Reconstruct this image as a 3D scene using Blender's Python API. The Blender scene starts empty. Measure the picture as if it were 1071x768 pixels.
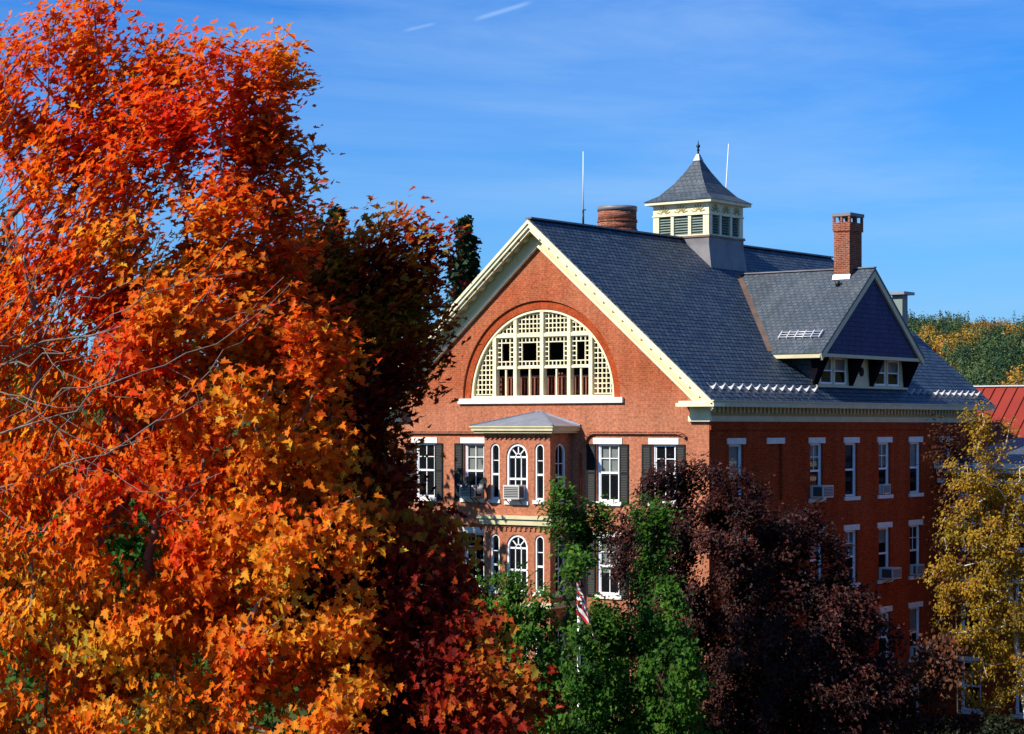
import bpy, math, random
import numpy as np
from mathutils import Vector, Matrix
from mathutils.geometry import tessellate_polygon

rnd = random.Random(7)
scene = bpy.context.scene
col = scene.collection

# ------------------------------------------------------------------ camera, sky, sun
EYE = 14.0
TH = math.radians(37)
V = np.array([-math.sin(TH), math.cos(TH), 0.0])      # viewing direction
RT = np.array([math.cos(TH), math.sin(TH), 0.0])      # to the right
UP = np.array([0, 0, 1.0])
CAM = np.array([51.18, -69.74, EYE])
F, CX, HZ = 2250.0, 535.5, 447.0

cd = bpy.data.cameras.new('camera')
cam = bpy.data.objects.new('camera', cd)
col.objects.link(cam)
cam.location = CAM
cam.rotation_euler = (math.radians(90), 0, TH)
cd.sensor_width = 36
cd.lens = 36 * F / 1071.0
cd.shift_y = (HZ - 384.0) / 1071.0
cd.clip_end = 6000
cd.clip_start = 0.2
scene.camera = cam

SUN_E = math.radians(37)
SUN_A = math.radians(205.0)          # azimuth from +Y towards +X
to_sun = Vector((math.sin(SUN_A) * math.cos(SUN_E), math.cos(SUN_A) * math.cos(SUN_E), math.sin(SUN_E)))
sl = bpy.data.lights.new('sun', 'SUN')
sl.energy = 5.0
sl.angle = math.radians(0.5)
sl.color = (1.0, 0.93, 0.82)
sun = bpy.data.objects.new('sun', sl)
sun.rotation_euler = to_sun.to_track_quat('Z', 'Y').to_euler()
col.objects.link(sun)

w = bpy.data.worlds.new('World')
scene.world = w
w.use_nodes = True
nt = w.node_tree
nt.nodes.clear()
N = nt.nodes.new
L = nt.links.new
sky = N('ShaderNodeTexSky')
sky.sky_type = 'NISHITA'
sky.sun_disc = False
sky.sun_elevation = SUN_E
sky.sun_rotation = SUN_A
sky.air_density = 1.0
sky.dust_density = 0.3
sky.ozone_density = 3.0
hs = N('ShaderNodeHueSaturation')
hs.inputs['Saturation'].default_value = 1.15
hs.inputs['Value'].default_value = 1.0
L(sky.outputs[0], hs.inputs['Color'])
# high thin cirrus, part of the sky itself (direction based)
tc = N('ShaderNodeTexCoord')
mp = N('ShaderNodeMapping')
mp.inputs['Scale'].default_value = (2.2, 2.2, 17.0)
mp.inputs['Rotation'].default_value = (0.06, 0.10, 0.4)
L(tc.outputs['Generated'], mp.inputs['Vector'])
n1 = N('ShaderNodeTexNoise')
n1.inputs['Scale'].default_value = 1.3
n1.inputs['Detail'].default_value = 7
n1.inputs['Roughness'].default_value = 0.6
n1.inputs['Distortion'].default_value = 0.5
L(mp.outputs[0], n1.inputs['Vector'])
cr = N('ShaderNodeValToRGB')
cr.color_ramp.elements[0].position = 0.40
cr.color_ramp.elements[0].color = (0, 0, 0, 1)
cr.color_ramp.elements[1].position = 0.78
cr.color_ramp.elements[1].color = (0.50, 0.50, 0.50, 1)
L(n1.outputs['Fac'], cr.inputs[0])
mx = N('ShaderNodeMixRGB')
mx.inputs[2].default_value = (4.4, 6.8, 10.3, 1)
L(cr.outputs[0], mx.inputs[0])
tn = N('ShaderNodeMixRGB')
tn.blend_type = 'MULTIPLY'
tn.inputs[0].default_value = 1.0
tn.inputs[2].default_value = (0.30, 0.86, 1.62, 1)      # deep polarised autumn blue
L(hs.outputs[0], tn.inputs[1])


def contrail(prev, a, b, wid, amt):
    # a short vapour trail: an arc of directions between two points of the sky
    d = [Vector(V) + Vector(RT) * ((p[0] - CX) / F) + Vector(UP) * ((HZ - p[1]) / F) for p in (a, b)]
    d = [q.normalized() for q in d]
    nrm = d[0].cross(d[1]).normalized()
    mid = (d[0] + d[1]).normalized()
    half = 1 - mid.dot(d[0])
    dt = N('ShaderNodeVectorMath')
    dt.operation = 'DOT_PRODUCT'
    dt.inputs[1].default_value = nrm
    L(tc.outputs['Generated'], dt.inputs[0])
    ab = N('ShaderNodeMath')
    ab.operation = 'ABSOLUTE'
    L(dt.outputs['Value'], ab.inputs[0])
    m1 = N('ShaderNodeMapRange')
    m1.interpolation_type = 'SMOOTHSTEP'
    m1.inputs[1].default_value = 0.0
    m1.inputs[2].default_value = wid
    m1.inputs[3].default_value = amt
    m1.inputs[4].default_value = 0.0
    L(ab.outputs[0], m1.inputs[0])
    dm = N('ShaderNodeVectorMath')
    dm.operation = 'DOT_PRODUCT'
    dm.inputs[1].default_value = mid
    L(tc.outputs['Generated'], dm.inputs[0])
    m2 = N('ShaderNodeMapRange')
    m2.interpolation_type = 'SMOOTHSTEP'
    m2.inputs[1].default_value = 1 - half
    m2.inputs[2].default_value = 1 - half * 0.2
    L(dm.outputs['Value'], m2.inputs[0])
    mm = N('ShaderNodeMath')
    mm.operation = 'MULTIPLY'
    L(m1.outputs[0], mm.inputs[0])
    L(m2.outputs[0], mm.inputs[1])
    o = N('ShaderNodeMixRGB')
    o.inputs[2].default_value = (8.0, 11, 14, 1)
    L(mm.outputs[0], o.inputs[0])
    L(prev, o.inputs[1])
    return o.outputs[0]


sk = contrail(tn.outputs[0], (492, 22), (560, 1), 0.0016, 0.24)
sk = contrail(sk, (420, 33), (458, 24), 0.0012, 0.16)
L(sk, mx.inputs[1])
bg = N('ShaderNodeBackground')
bg.inputs['Strength'].default_value = 0.070
sz = N('ShaderNodeSeparateXYZ')
L(tc.outputs['Generated'], sz.inputs[0])
hz = N('ShaderNodeMapRange')
hz.interpolation_type = 'SMOOTHSTEP'
hz.inputs[1].default_value = 0.0
hz.inputs[2].default_value = 0.17
hz.inputs[3].default_value = 0.55
hz.inputs[4].default_value = 0.0
L(sz.outputs['Z'], hz.inputs[0])
pale = N('ShaderNodeMixRGB')                 # thin haze low in the sky
pale.inputs[2].default_value = (3.2, 6.1, 10.0, 1)
L(hz.outputs[0], pale.inputs[0])
L(mx.outputs[0], pale.inputs[1])
L(pale.outputs[0], bg.inputs['Color'])
ow = N('ShaderNodeOutputWorld')
L(bg.outputs[0], ow.inputs['Surface'])

vs = scene.view_settings
vs.view_transform = 'Standard'
vs.look = 'None'
vs.exposure = 0.45
vs.gamma = 1.0
vs.use_curve_mapping = False
scene.cycles.max_bounces = 8
scene.cycles.diffuse_bounces = 5
scene.cycles.glossy_bounces = 2
scene.cycles.transmission_bounces = 2
scene.cycles.transparent_max_bounces = 4


def at(px, py, dist):
    """world point on the sight line of a photo pixel at a distance along the view"""
    return CAM + dist * (V + (px - CX) / F * RT + (HZ - py) / F * UP)


# ------------------------------------------------------------------ terrain height
def smooth(t):
    t = np.clip(t, 0, 1)
    return t * t * (3 - 2 * t)


def ground_z(x, y):
    x = np.asarray(x, float)
    y = np.asarray(y, float)
    dx, dy = x - CAM[0], y - CAM[1]
    s = dx * V[0] + dy * V[1]
    t = dx * RT[0] + dy * RT[1]
    bank = 12.3 * (1 - smooth((s + 4) / 52.0))
    r = np.hypot(x - 0, y - 20)
    hill = 40 * smooth((r - 230) / 480.0) * (1 + 0.16 * np.sin(t / 90.0 + 0.4) + 0.06 * np.sin(t / 31.0 + s / 60))
    behind = np.where(s < 0, 0.0, 1.0) * 0 + smooth((s + 40) / 140.0)
    return bank + hill * behind


# ------------------------------------------------------------------ materials
def new_mat(name):
    m = bpy.data.materials.new(name)
    m.use_nodes = True
    t = m.node_tree
    b = t.nodes['Principled BSDF']
    return m, t, b


def plain(name, c, rough=0.6, var=0.12, nscale=3.0, bump=0.0, metal=0.0, spec=0.5):
    m, t, b = new_mat(name)
    n = t.nodes.new('ShaderNodeTexNoise')
    n.inputs['Scale'].default_value = nscale
    n.inputs['Detail'].default_value = 6
    tcx = t.nodes.new('ShaderNodeTexCoord')
    t.links.new(tcx.outputs['Object'], n.inputs['Vector'])
    r = t.nodes.new('ShaderNodeValToRGB')
    r.color_ramp.elements[0].position = 0.3
    r.color_ramp.elements[1].position = 0.7
    r.color_ramp.elements[0].color = tuple(v * (1 - var) for v in c) + (1,)
    r.color_ramp.elements[1].color = tuple(min(1, v * (1 + var)) for v in c) + (1,)
    t.links.new(n.outputs['Fac'], r.inputs[0])
    t.links.new(r.outputs[0], b.inputs['Base Color'])
    b.inputs['Roughness'].default_value = rough
    b.inputs['Metallic'].default_value = metal
    b.inputs['Specular IOR Level'].default_value = spec
    if bump:
        bp = t.nodes.new('ShaderNodeBump')
        bp.inputs['Strength'].default_value = bump
        bp.inputs['Distance'].default_value = 0.02
        t.links.new(n.outputs['Fac'], bp.inputs['Height'])
        t.links.new(bp.outputs[0], b.inputs['Normal'])
    return m


def courses(name, c1, c2, mortar, bw, rh, ms, rough, patch, bump=0.3, pscale=0.35, offset=0.5, spec=0.4, bias=0.0, patch_lo=0.5, patch_hi=0.75, pmax=0.5, pale=None):
    """brick or slate laid in courses on the metre-scaled UV map"""
    m, t, b = new_mat(name)
    uv = t.nodes.new('ShaderNodeUVMap')
    uv.uv_map = 'UVMap'
    bt = t.nodes.new('ShaderNodeTexBrick')
    bt.offset = offset
    bt.inputs['Color1'].default_value = c1 + (1,)
    bt.inputs['Color2'].default_value = c2 + (1,)
    bt.inputs['Mortar'].default_value = mortar + (1,)
    bt.inputs['Scale'].default_value = 1
    bt.inputs['Mortar Size'].default_value = ms
    bt.inputs['Mortar Smooth'].default_value = 0.2
    bt.inputs['Bias'].default_value = bias
    bt.inputs['Brick Width'].default_value = bw
    bt.inputs['Row Height'].default_value = rh
    t.links.new(uv.outputs[0], bt.inputs['Vector'])
    n = t.nodes.new('ShaderNodeTexNoise')
    n.inputs['Scale'].default_value = pscale
    n.inputs['Detail'].default_value = 8
    n.inputs['Roughness'].default_value = 0.65
    t.links.new(uv.outputs[0], n.inputs['Vector'])
    r = t.nodes.new('ShaderNodeValToRGB')
    r.color_ramp.elements[0].position = patch_lo
    r.color_ramp.elements[0].color = (0, 0, 0, 1)
    r.color_ramp.elements[1].position = patch_hi
    r.color_ramp.elements[1].color = (pmax, pmax, pmax, 1)
    t.links.new(n.outputs['Fac'], r.inputs[0])
    mix = t.nodes.new('ShaderNodeMixRGB')
    mix.inputs[2].default_value = patch + (1,)
    t.links.new(r.outputs[0], mix.inputs[0])
    t.links.new(bt.outputs['Color'], mix.inputs[1])
    src = mix.outputs[0]
    if pale:
        # salt-bleached lower storeys: paler, pinker brick below a ragged line
        sp = t.nodes.new('ShaderNodeSeparateXYZ')
        t.links.new(uv.outputs[0], sp.inputs[0])
        n3 = t.nodes.new('ShaderNodeTexNoise')
        n3.inputs['Scale'].default_value = 0.5
        n3.inputs['Detail'].default_value = 6
        t.links.new(uv.outputs[0], n3.inputs['Vector'])
        ma = t.nodes.new('ShaderNodeMath')
        ma.operation = 'MULTIPLY_ADD'
        ma.inputs[1].default_value = 2.4
        t.links.new(n3.outputs['Fac'], ma.inputs[0])
        t.links.new(sp.outputs['Y'], ma.inputs[2])
        m3 = t.nodes.new('ShaderNodeMapRange')
        m3.interpolation_type = 'SMOOTHSTEP'
        m3.inputs[1].default_value = 17.2
        m3.inputs[2].default_value = 15.6
        m3.inputs[3].default_value = 0.16
        m3.inputs[4].default_value = 0.55
        t.links.new(ma.outputs[0], m3.inputs[0])
        mixp = t.nodes.new('ShaderNodeMixRGB')
        mixp.inputs[2].default_value = pale + (1,)
        t.links.new(m3.outputs[0], mixp.inputs[0])
        t.links.new(src, mixp.inputs[1])
        src = mixp.outputs[0]
    # fine mottling
    n2 = t.nodes.new('ShaderNodeTexNoise')
    n2.inputs['Scale'].default_value = 9.0
    n2.inputs['Detail'].default_value = 4
    t.links.new(uv.outputs[0], n2.inputs['Vector'])
    mr = t.nodes.new('ShaderNodeMapRange')
    mr.inputs[1].default_value = 0.3
    mr.inputs[2].default_value = 0.7
    mr.inputs[3].default_value = 0.72
    mr.inputs[4].default_value = 1.28
    t.links.new(n2.outputs['Fac'], mr.inputs[0])
    mp4 = t.nodes.new('ShaderNodeMapping')
    mp4.inputs['Scale'].default_value = (1.9, 0.16, 1)
    t.links.new(uv.outputs[0], mp4.inputs['Vector'])
    n4 = t.nodes.new('ShaderNodeTexNoise')
    n4.inputs['Scale'].default_value = 1.0
    n4.inputs['Detail'].default_value = 7
    n4.inputs['Roughness'].default_value = 0.7
    t.links.new(mp4.outputs[0], n4.inputs['Vector'])
    mr4 = t.nodes.new('ShaderNodeMapRange')
    mr4.inputs[1].default_value = 0.32
    mr4.inputs[2].default_value = 0.6
    mr4.inputs[3].default_value = 0.78
    mr4.inputs[4].default_value = 1.06
    t.links.new(n4.outputs['Fac'], mr4.inputs[0])
    mu4 = t.nodes.new('ShaderNodeMath')
    mu4.operation = 'MULTIPLY'
    t.links.new(mr.outputs[0], mu4.inputs[0])
    t.links.new(mr4.outputs[0], mu4.inputs[1])
    mr = mu4
    mul = t.nodes.new('ShaderNodeMixRGB')
    mul.blend_type = 'MULTIPLY'
    mul.inputs[0].default_value = 1.0
    t.links.new(src, mul.inputs[1])
    t.links.new(mr.outputs[0], mul.inputs[2])
    t.links.new(mul.outputs[0], b.inputs['Base Color'])
    b.inputs['Roughness'].default_value = rough
    b.inputs['Specular IOR Level'].default_value = spec
    bp = t.nodes.new('ShaderNodeBump')
    bp.inputs['Strength'].default_value = bump
    bp.inputs['Distance'].default_value = 0.015
    bp.invert = True
    t.links.new(bt.outputs['Fac'], bp.inputs['Height'])
    t.links.new(bp.outputs[0], b.inputs['Normal'])
    return m


M = {}
M['brick'] = courses('brick', (0.41, 0.046, 0.011), (0.27, 0.026, 0.006), (0.34, 0.085, 0.035), 0.215, 0.075, 0.010, 0.9, (0.42, 0.09, 0.035), pmax=0.5, pscale=0.3, patch_lo=0.45, patch_hi=0.72, spec=0.0)  # side wall brick: the deep red of its shade is put into the colour
M['brick_front'] = courses('bleached_front_brick', (0.40, 0.070, 0.018), (0.27, 0.038, 0.010), (0.38, 0.135, 0.06), 0.215, 0.075, 0.010, 0.9, (0.44, 0.17, 0.09), pmax=0.55, pscale=0.3, patch_lo=0.42, patch_hi=0.72, spec=0.0, pale=(0.47, 0.215, 0.13))
M['brick_old'] = courses('weathered_brick', (0.30, 0.075, 0.033), (0.17, 0.038, 0.02), (0.33, 0.19, 0.13), 0.215, 0.08, 0.014, 0.9, (0.10, 0.05, 0.04), pmax=0.6, pscale=0.9, spec=0.0)
M['brick_arch'] = courses('arch_brick', (0.39, 0.062, 0.017), (0.32, 0.05, 0.013), (0.34, 0.09, 0.04), 0.075, 0.3, 0.008, 0.85, (0.5, 0.14, 0.06), spec=0.0)
M['slate'] = courses('slate_roof', (0.036, 0.068, 0.110), (0.088, 0.126, 0.165), (0.004, 0.006, 0.014), 0.30, 0.235, 0.03, 0.5, (0.085, 0.10, 0.125), bump=0.9, pscale=0.5, pmax=0.35, spec=0.15)
M['slate_grey'] = courses('scalloped_slate', (0.062, 0.080, 0.098), (0.092, 0.108, 0.124), (0.03, 0.04, 0.055), 0.26, 0.21, 0.02, 0.55, (0.14, 0.145, 0.14), bump=0.5, pscale=0.6, pmax=0.4, spec=0.25)
M['slate_wall'] = courses('slate_shingle_wall', (0.032, 0.045, 0.12), (0.042, 0.058, 0.15), (0.014, 0.018, 0.05), 0.22, 0.2, 0.016, 0.6, (0.05, 0.06, 0.14), pscale=0.8, spec=0.1)  # blue of the sky-lit shade is put into the slate colour
M['cream'] = plain('cream_paint', (0.78, 0.70, 0.45), 0.6, 0.13, 1.8)
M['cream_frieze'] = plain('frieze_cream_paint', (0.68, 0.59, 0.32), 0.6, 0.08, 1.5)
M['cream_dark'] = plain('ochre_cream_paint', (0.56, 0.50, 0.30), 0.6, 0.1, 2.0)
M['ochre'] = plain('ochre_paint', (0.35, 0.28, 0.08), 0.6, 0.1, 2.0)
M['ochre_shade'] = plain('shade_dark_ochre', (0.16, 0.12, 0.04), 0.6, 0.1, 2.0)  # dark tone paints the shade of the rake's small blocks
M['white'] = plain('white_paint', (0.82, 0.83, 0.84), 0.5, 0.05, 4.0)
M['stone'] = plain('pale_stone', (0.74, 0.71, 0.64), 0.8, 0.1, 5.0, 0.2)
M['shutter'] = plain('dark_shutter_paint', (0.012, 0.014, 0.014), 0.5, 0.15, 8.0, spec=0.2)
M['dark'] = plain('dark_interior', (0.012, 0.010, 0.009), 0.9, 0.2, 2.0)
M['balus'] = plain('stained_wood', (0.20, 0.055, 0.025), 0.6, 0.2, 6.0)
M['lead'] = plain('grey_sheet_metal', (0.24, 0.27, 0.33), 0.45, 0.14, 1.6, 0.1, 0.3)
M['lead_dark'] = plain('weathered_sheet_metal', (0.17, 0.16, 0.17), 0.55, 0.3, 1.2, 0.1, 0.1)
M['copper'] = plain('brown_copper_flashing', (0.20, 0.13, 0.085), 0.55, 0.25, 1.5, 0.0, 0.3)
M['louver'] = plain('green_louver_paint', (0.17, 0.23, 0.20), 0.6, 0.12, 4.0)
M['dark_paint'] = plain('dark_bracket_paint', (0.008, 0.007, 0.010), 0.8, 0.1, 3.0, spec=0.0)
M['galv'] = plain('galvanised_steel', (0.60, 0.61, 0.64), 0.45, 0.1, 8.0, 0.0, 0.35)
M['ac'] = plain('beige_plastic', (0.58, 0.57, 0.52), 0.5, 0.06, 4.0)
M['grille'] = plain('dark_grille', (0.05, 0.05, 0.055), 0.6, 0.2, 30.0)
M['black'] = plain('black_metal', (0.015, 0.016, 0.018), 0.45, 0.2, 5.0)
M['redmetal'] = plain('red_painted_steel', (0.25, 0.034, 0.022), 0.55, 0.08, 0.7, spec=0.15)
M['curtain'] = plain('pale_curtain', (0.62, 0.68, 0.62), 0.9, 0.12, 6.0)
M['soil'] = plain('earth', (0.05, 0.038, 0.025), 0.95, 0.3, 1.0, 0.4)
M['bark'] = plain('grey_bark', (0.16, 0.13, 0.105), 0.9, 0.35, 7.0, 0.6)
M['bark_dark'] = plain('dark_bark', (0.05, 0.038, 0.03), 0.9, 0.35, 7.0, 0.6)
M['bark_birch'] = plain('white_birch_bark', (0.62, 0.58, 0.52), 0.7, 0.25, 9.0, 0.4)
M['fred'] = plain('red_cloth', (0.50, 0.014, 0.02), 0.8, 0.06, 4.0)
M['fwhite'] = plain('white_cloth', (0.80, 0.79, 0.77), 0.8, 0.04, 4.0)


def glass_mat():
    m, t, b = new_mat('window_glass')
    b.inputs['Base Color'].default_value = (0.012, 0.014, 0.018, 1)
    b.inputs['Roughness'].default_value = 0.04
    b.inputs['Specular IOR Level'].default_value = 0.7
    n = t.nodes.new('ShaderNodeTexNoise')
    n.inputs['Scale'].default_value = 1.6
    tcx = t.nodes.new('ShaderNodeTexCoord')
    t.links.new(tcx.outputs['Object'], n.inputs['Vector'])
    bp = t.nodes.new('ShaderNodeBump')
    bp.inputs['Strength'].default_value = 0.06
    bp.inputs['Distance'].default_value = 0.05
    t.links.new(n.outputs['Fac'], bp.inputs['Height'])
    t.links.new(bp.outputs[0], b.inputs['Normal'])
    tr = t.nodes.new('ShaderNodeBsdfTransparent')
    mixs = t.nodes.new('ShaderNodeMixShader')
    mixs.inputs[0].default_value = 0.5
    t.links.new(tr.outputs[0], mixs.inputs[1])
    t.links.new(b.outputs[0], mixs.inputs[2])
    t.links.new(mixs.outputs[0], t.nodes['Material Output'].inputs['Surface'])
    return m


M['glass'] = glass_mat()


def leaf_mat(name, trans=0.35, rough=0.5, spec=0.35):
    m, t, b = new_mat(name)
    a = t.nodes.new('ShaderNodeAttribute')
    a.attribute_name = 'leaf_tint'
    t.links.new(a.outputs['Color'], b.inputs['Base Color'])
    b.inputs['Roughness'].default_value = rough
    b.inputs['Specular IOR Level'].default_value = spec
    tl = t.nodes.new('ShaderNodeBsdfTranslucent')
    t.links.new(a.outputs['Color'], tl.inputs['Color'])
    mixs = t.nodes.new('ShaderNodeMixShader')
    mixs.inputs[0].default_value = trans
    t.links.new(b.outputs[0], mixs.inputs[1])
    t.links.new(tl.outputs[0], mixs.inputs[2])
    t.links.new(mixs.outputs[0], t.nodes['Material Output'].inputs['Surface'])
    return m


M['leaf'] = leaf_mat('autumn_leaves', 0.55, 0.55, 0.15)
M['leaf_dull'] = leaf_mat('dull_leaves', 0.2, 0.5, 0.15)
M['needle'] = leaf_mat('needles', 0.1, 0.6, 0.3)


def ground_mat():
    m, t, b = new_mat('grass_ground')
    tcx = t.nodes.new('ShaderNodeTexCoord')
    n = t.nodes.new('ShaderNodeTexNoise')
    n.inputs['Scale'].default_value = 0.25
    n.inputs['Detail'].default_value = 10
    t.links.new(tcx.outputs['Object'], n.inputs['Vector'])
    r = t.nodes.new('ShaderNodeValToRGB')
    r.color_ramp.elements[0].position = 0.35
    r.color_ramp.elements[0].color = (0.03, 0.05, 0.015, 1)
    r.color_ramp.elements[1].position = 0.7
    r.color_ramp.elements[1].color = (0.09, 0.10, 0.03, 1)
    t.links.new(n.outputs['Fac'], r.inputs[0])
    t.links.new(r.outputs[0], b.inputs['Base Color'])
    b.inputs['Roughness'].default_value = 0.95
    b.inputs['Specular IOR Level'].default_value = 0.0
    return m


M['ground'] = ground_mat()


# ------------------------------------------------------------------ object helpers
def link_mesh(name, me, parent=None, loc=None):
    o = bpy.data.objects.new(name, me)
    col.objects.link(o)
    if parent is not None:
        o.parent = parent
    if loc is not None:
        o.location = loc
    return o


def tag(o, label=None, cat=None, group=None, kind=None):
    if label:
        o['label'] = label
    if cat:
        o['category'] = cat
    if group:
        o['group'] = group
    if kind:
        o['kind'] = kind
    return o


def thing(name, label, cat, loc=(0, 0, 0), rz=0.0, group=None):
    o = bpy.data.objects.new(name, None)
    o.empty_display_size = 0.5
    col.objects.link(o)
    o.location = loc
    o.rotation_euler = (0, 0, rz)
    return tag(o, label, cat, group)


class MB:
    def __init__(s):
        s.v = []
        s.f = []
        s.smooth = []

    def add(s, vs, fs, smooth=False):
        k = len(s.v)
        s.v.extend([tuple(float(c) for c in p) for p in vs])
        for f in fs:
            s.f.append(tuple(i + k for i in f))
            s.smooth.append(smooth)

    def face(s, *ps):
        s.add(ps, [tuple(range(len(ps)))])

    def box(s, x0, x1, y0, y1, z0, z1):
        s.add([(x0, y0, z0), (x1, y0, z0), (x1, y1, z0), (x0, y1, z0), (x0, y0, z1), (x1, y0, z1), (x1, y1, z1), (x0, y1, z1)],
              [(0, 3, 2, 1), (4, 5, 6, 7), (0, 1, 5, 4), (1, 2, 6, 5), (2, 3, 7, 6), (3, 0, 4, 7)])

    def prism(s, poly, a, b, fmap):
        """2D polygon extruded between depths a and b, fmap(u, v, d) -> 3D"""
        n = len(poly)
        vs = [fmap(u, v, a) for u, v in poly] + [fmap(u, v, b) for u, v in poly]
        fs = [tuple(range(n))[::-1], tuple(range(n, 2 * n))]
        for i in range(n):
            j = (i + 1) % n
            fs.append((i, j, n + j, n + i))
        s.add(vs, fs)

    def bar(s, p, q, wd, ht, up=(0, 0, 1)):
        p, q = Vector(p), Vector(q)
        d = (q - p).normalized()
        a = d.cross(Vector(up))
        if a.length < 1e-4:
            a = d.cross(Vector((1, 0, 0)))
        a.normalize()
        b = a.cross(d)
        a *= wd / 2
        b *= ht / 2
        s.add([p - a - b, p + a - b, p + a + b, p - a + b, q - a - b, q + a - b, q + a + b, q - a + b],
              [(0, 1, 2, 3), (7, 6, 5, 4), (0, 4, 5, 1), (1, 5, 6, 2), (2, 6, 7, 3), (3, 7, 4, 0)])

    def tube(s, pts, rads, n=8, cap=True):
        rings = []
        pts = [Vector(p) for p in pts]
        vs, fs = [], []
        for i, p in enumerate(pts):
            d = (pts[min(i + 1, len(pts) - 1)] - pts[max(i - 1, 0)]).normalized()
            a = d.cross(Vector((0.13, 0.31, 1)))
            if a.length < 1e-3:
                a = d.cross(Vector((1, 0, 0)))
            a.normalize()
            b = d.cross(a)
            for k in range(n):
                t = 2 * math.pi * k / n
                vs.append(p + (a * math.cos(t) + b * math.sin(t)) * rads[i])
        for i in range(len(pts) - 1):
            for k in range(n):
                fs.append((i * n + k, i * n + (k + 1) % n, (i + 1) * n + (k + 1) % n, (i + 1) * n + k))
        if cap:
            fs.append(tuple(range(n))[::-1])
            fs.append(tuple(range((len(pts) - 1) * n, len(pts) * n)))
        s.add(vs, fs, True)

    def panel(s, outer, holes, fmap, reveal=0.0):
        """flat wall with real openings and their reveals"""
        loops = [outer] + holes
        flat = [p for lp in loops for p in lp]
        tris = tessellate_polygon([[Vector((u, v, 0)) for u, v in lp] for lp in loops])
        s.add([fmap(u, v, 0) for u, v in flat], [tuple(t) for t in tris])
        if reveal:
            for lp in holes:
                n = len(lp)
                vs = [fmap(u, v, 0) for u, v in lp] + [fmap(u, v, reveal) for u, v in lp]
                s.add(vs, [(i, (i + 1) % n, n + (i + 1) % n, n + i) for i in range(n)])

    def build(s, name, mat, parent=None, loc=None, origin=None):
        me = bpy.data.meshes.new(name)
        vs = s.v
        if origin is not None:
            vs = [(a - origin[0], b - origin[1], c - origin[2]) for a, b, c in vs]
        me.from_pydata(vs, [], s.f)
        me.materials.append(mat)
        me.update()
        if any(s.smooth):
            me.polygons.foreach_set('use_smooth', np.array(s.smooth, dtype=bool))
        uvl = me.uv_layers.new(name='UVMap')
        uvd = np.zeros((len(me.loops), 2), dtype=np.float32)
        for p in me.polygons:
            n = p.normal
            if abs(n.z) > 0.995:
                t, b = Vector((1, 0, 0)), Vector((0, 1, 0))
            else:
                t = Vector((-n.y, n.x, 0)).normalized()
                b = n.cross(t)
                if b.z < 0:
                    b = -b
            for li in p.loop_indices:
                c = me.vertices[me.loops[li].vertex_index].co
                uvd[li] = (c.dot(t), c.dot(b))
        uvl.data.foreach_set('uv', uvd.ravel())
        return link_mesh(name, me, parent, loc)


def rect(u0, u1, v0, v1):
    return [(u0, v0), (u1, v0), (u1, v1), (u0, v1)]


def arch_poly(c, hw, z0, ztop, n=18):
    """round-headed opening"""
    zs = ztop - hw
    pts = [(c - hw, z0), (c + hw, z0)]
    for i in range(n + 1):
        a = math.pi * i / n
        pts.append((c + hw * math.cos(a), zs + hw * math.sin(a)))
    return pts


# facade mappings: (u, v, depth) with depth measured into the building
front = lambda u, v, d: (u, d, v)
side = lambda u, v, d: (8.0 - d, u, v)

# ------------------------------------------------------------------ ground
def build_ground():
    a1 = np.concatenate([np.linspace(-1800, -260, 40), np.linspace(-250, 250, 101), np.linspace(260, 1800, 40)])
    X, Y = np.meshgrid(a1, a1)
    Z = ground_z(X, Y)
    n = len(a1)
    vs = np.stack([X, Y, Z], -1).reshape(-1, 3)
    idx = np.arange(n * n).reshape(n, n)
    fs = np.stack([idx[:-1, :-1], idx[:-1, 1:], idx[1:, 1:], idx[1:, :-1]], -1).reshape(-1, 4)
    me = bpy.data.meshes.new('ground')
    me.from_pydata(vs.tolist(), [], fs.tolist())
    me.materials.append(M['ground'])
    me.polygons.foreach_set('use_smooth', np.ones(len(me.polygons), dtype=bool))
    o = link_mesh('ground', me)
    tag(o, kind='structure')


build_ground()

# ------------------------------------------------------------------ the brick hall
hall = thing('brick_hall', 'large red brick hall with slate roof, cupola and half round gable window', 'building', (0, 0, 0))
W, LEN = 8.0, 23.5
RZ, EZ, EXX = 22.34, 15.04, 8.62
SL = (RZ - EZ) / EXX


def roof_z(x):
    return RZ - SL * abs(x)


ROWS = [(11.08, 13.34), (7.42, 9.65), (3.78, 6.0), (0.35, 2.35)]
FRONT_X = [-5.95, -3.34, 3.34, 5.95]
SIDE_Y = [1.98, 8.35, 11.35, 14.37, 17.33, 20.4]
WW = 1.08
BD, BH = 1.5, 1.63           # bay depth and half width
LC, LR = 15.18, 3.92         # lunette centre height, outer radius


def semicircle(r, n=40, zc=LC):
    return [(r * math.cos(math.pi * i / n), zc + r * math.sin(math.pi * i / n)) for i in range(n + 1)]


mb = MB()
holes = [rect(x - WW / 2, x + WW / 2, z0, z1) for x in FRONT_X for z0, z1 in ROWS]
lun = semicircle(LR)
gx = W
outer = [(-W, 0), (W, 0), (W, roof_z(W) - 0.18), (0, RZ - 0.18), (-W, roof_z(W) - 0.18)]
mb.panel(outer, holes, front, 0.2)
# the lunette opening needs its own strip of wall: rebuild with it
mb = MB()
mb.panel(outer, holes + [lun], front, 0.0)
for lp in holes:
    n = len(lp)
    mb.add([front(u, v, 0) for u, v in lp] + [front(u, v, 0.2) for u, v in lp], [(i, (i + 1) % n, n + (i + 1) % n, n + i) for i in range(n)])
n = len(lun)
mb.add([front(u, v, 0) for u, v in lun] + [front(u, v, 0.09) for u, v in lun], [(i, i + 1, n + i + 1, n + i) for i in range(n - 1)])
mb.build('front_wall', M['brick_front'], hall)

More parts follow.
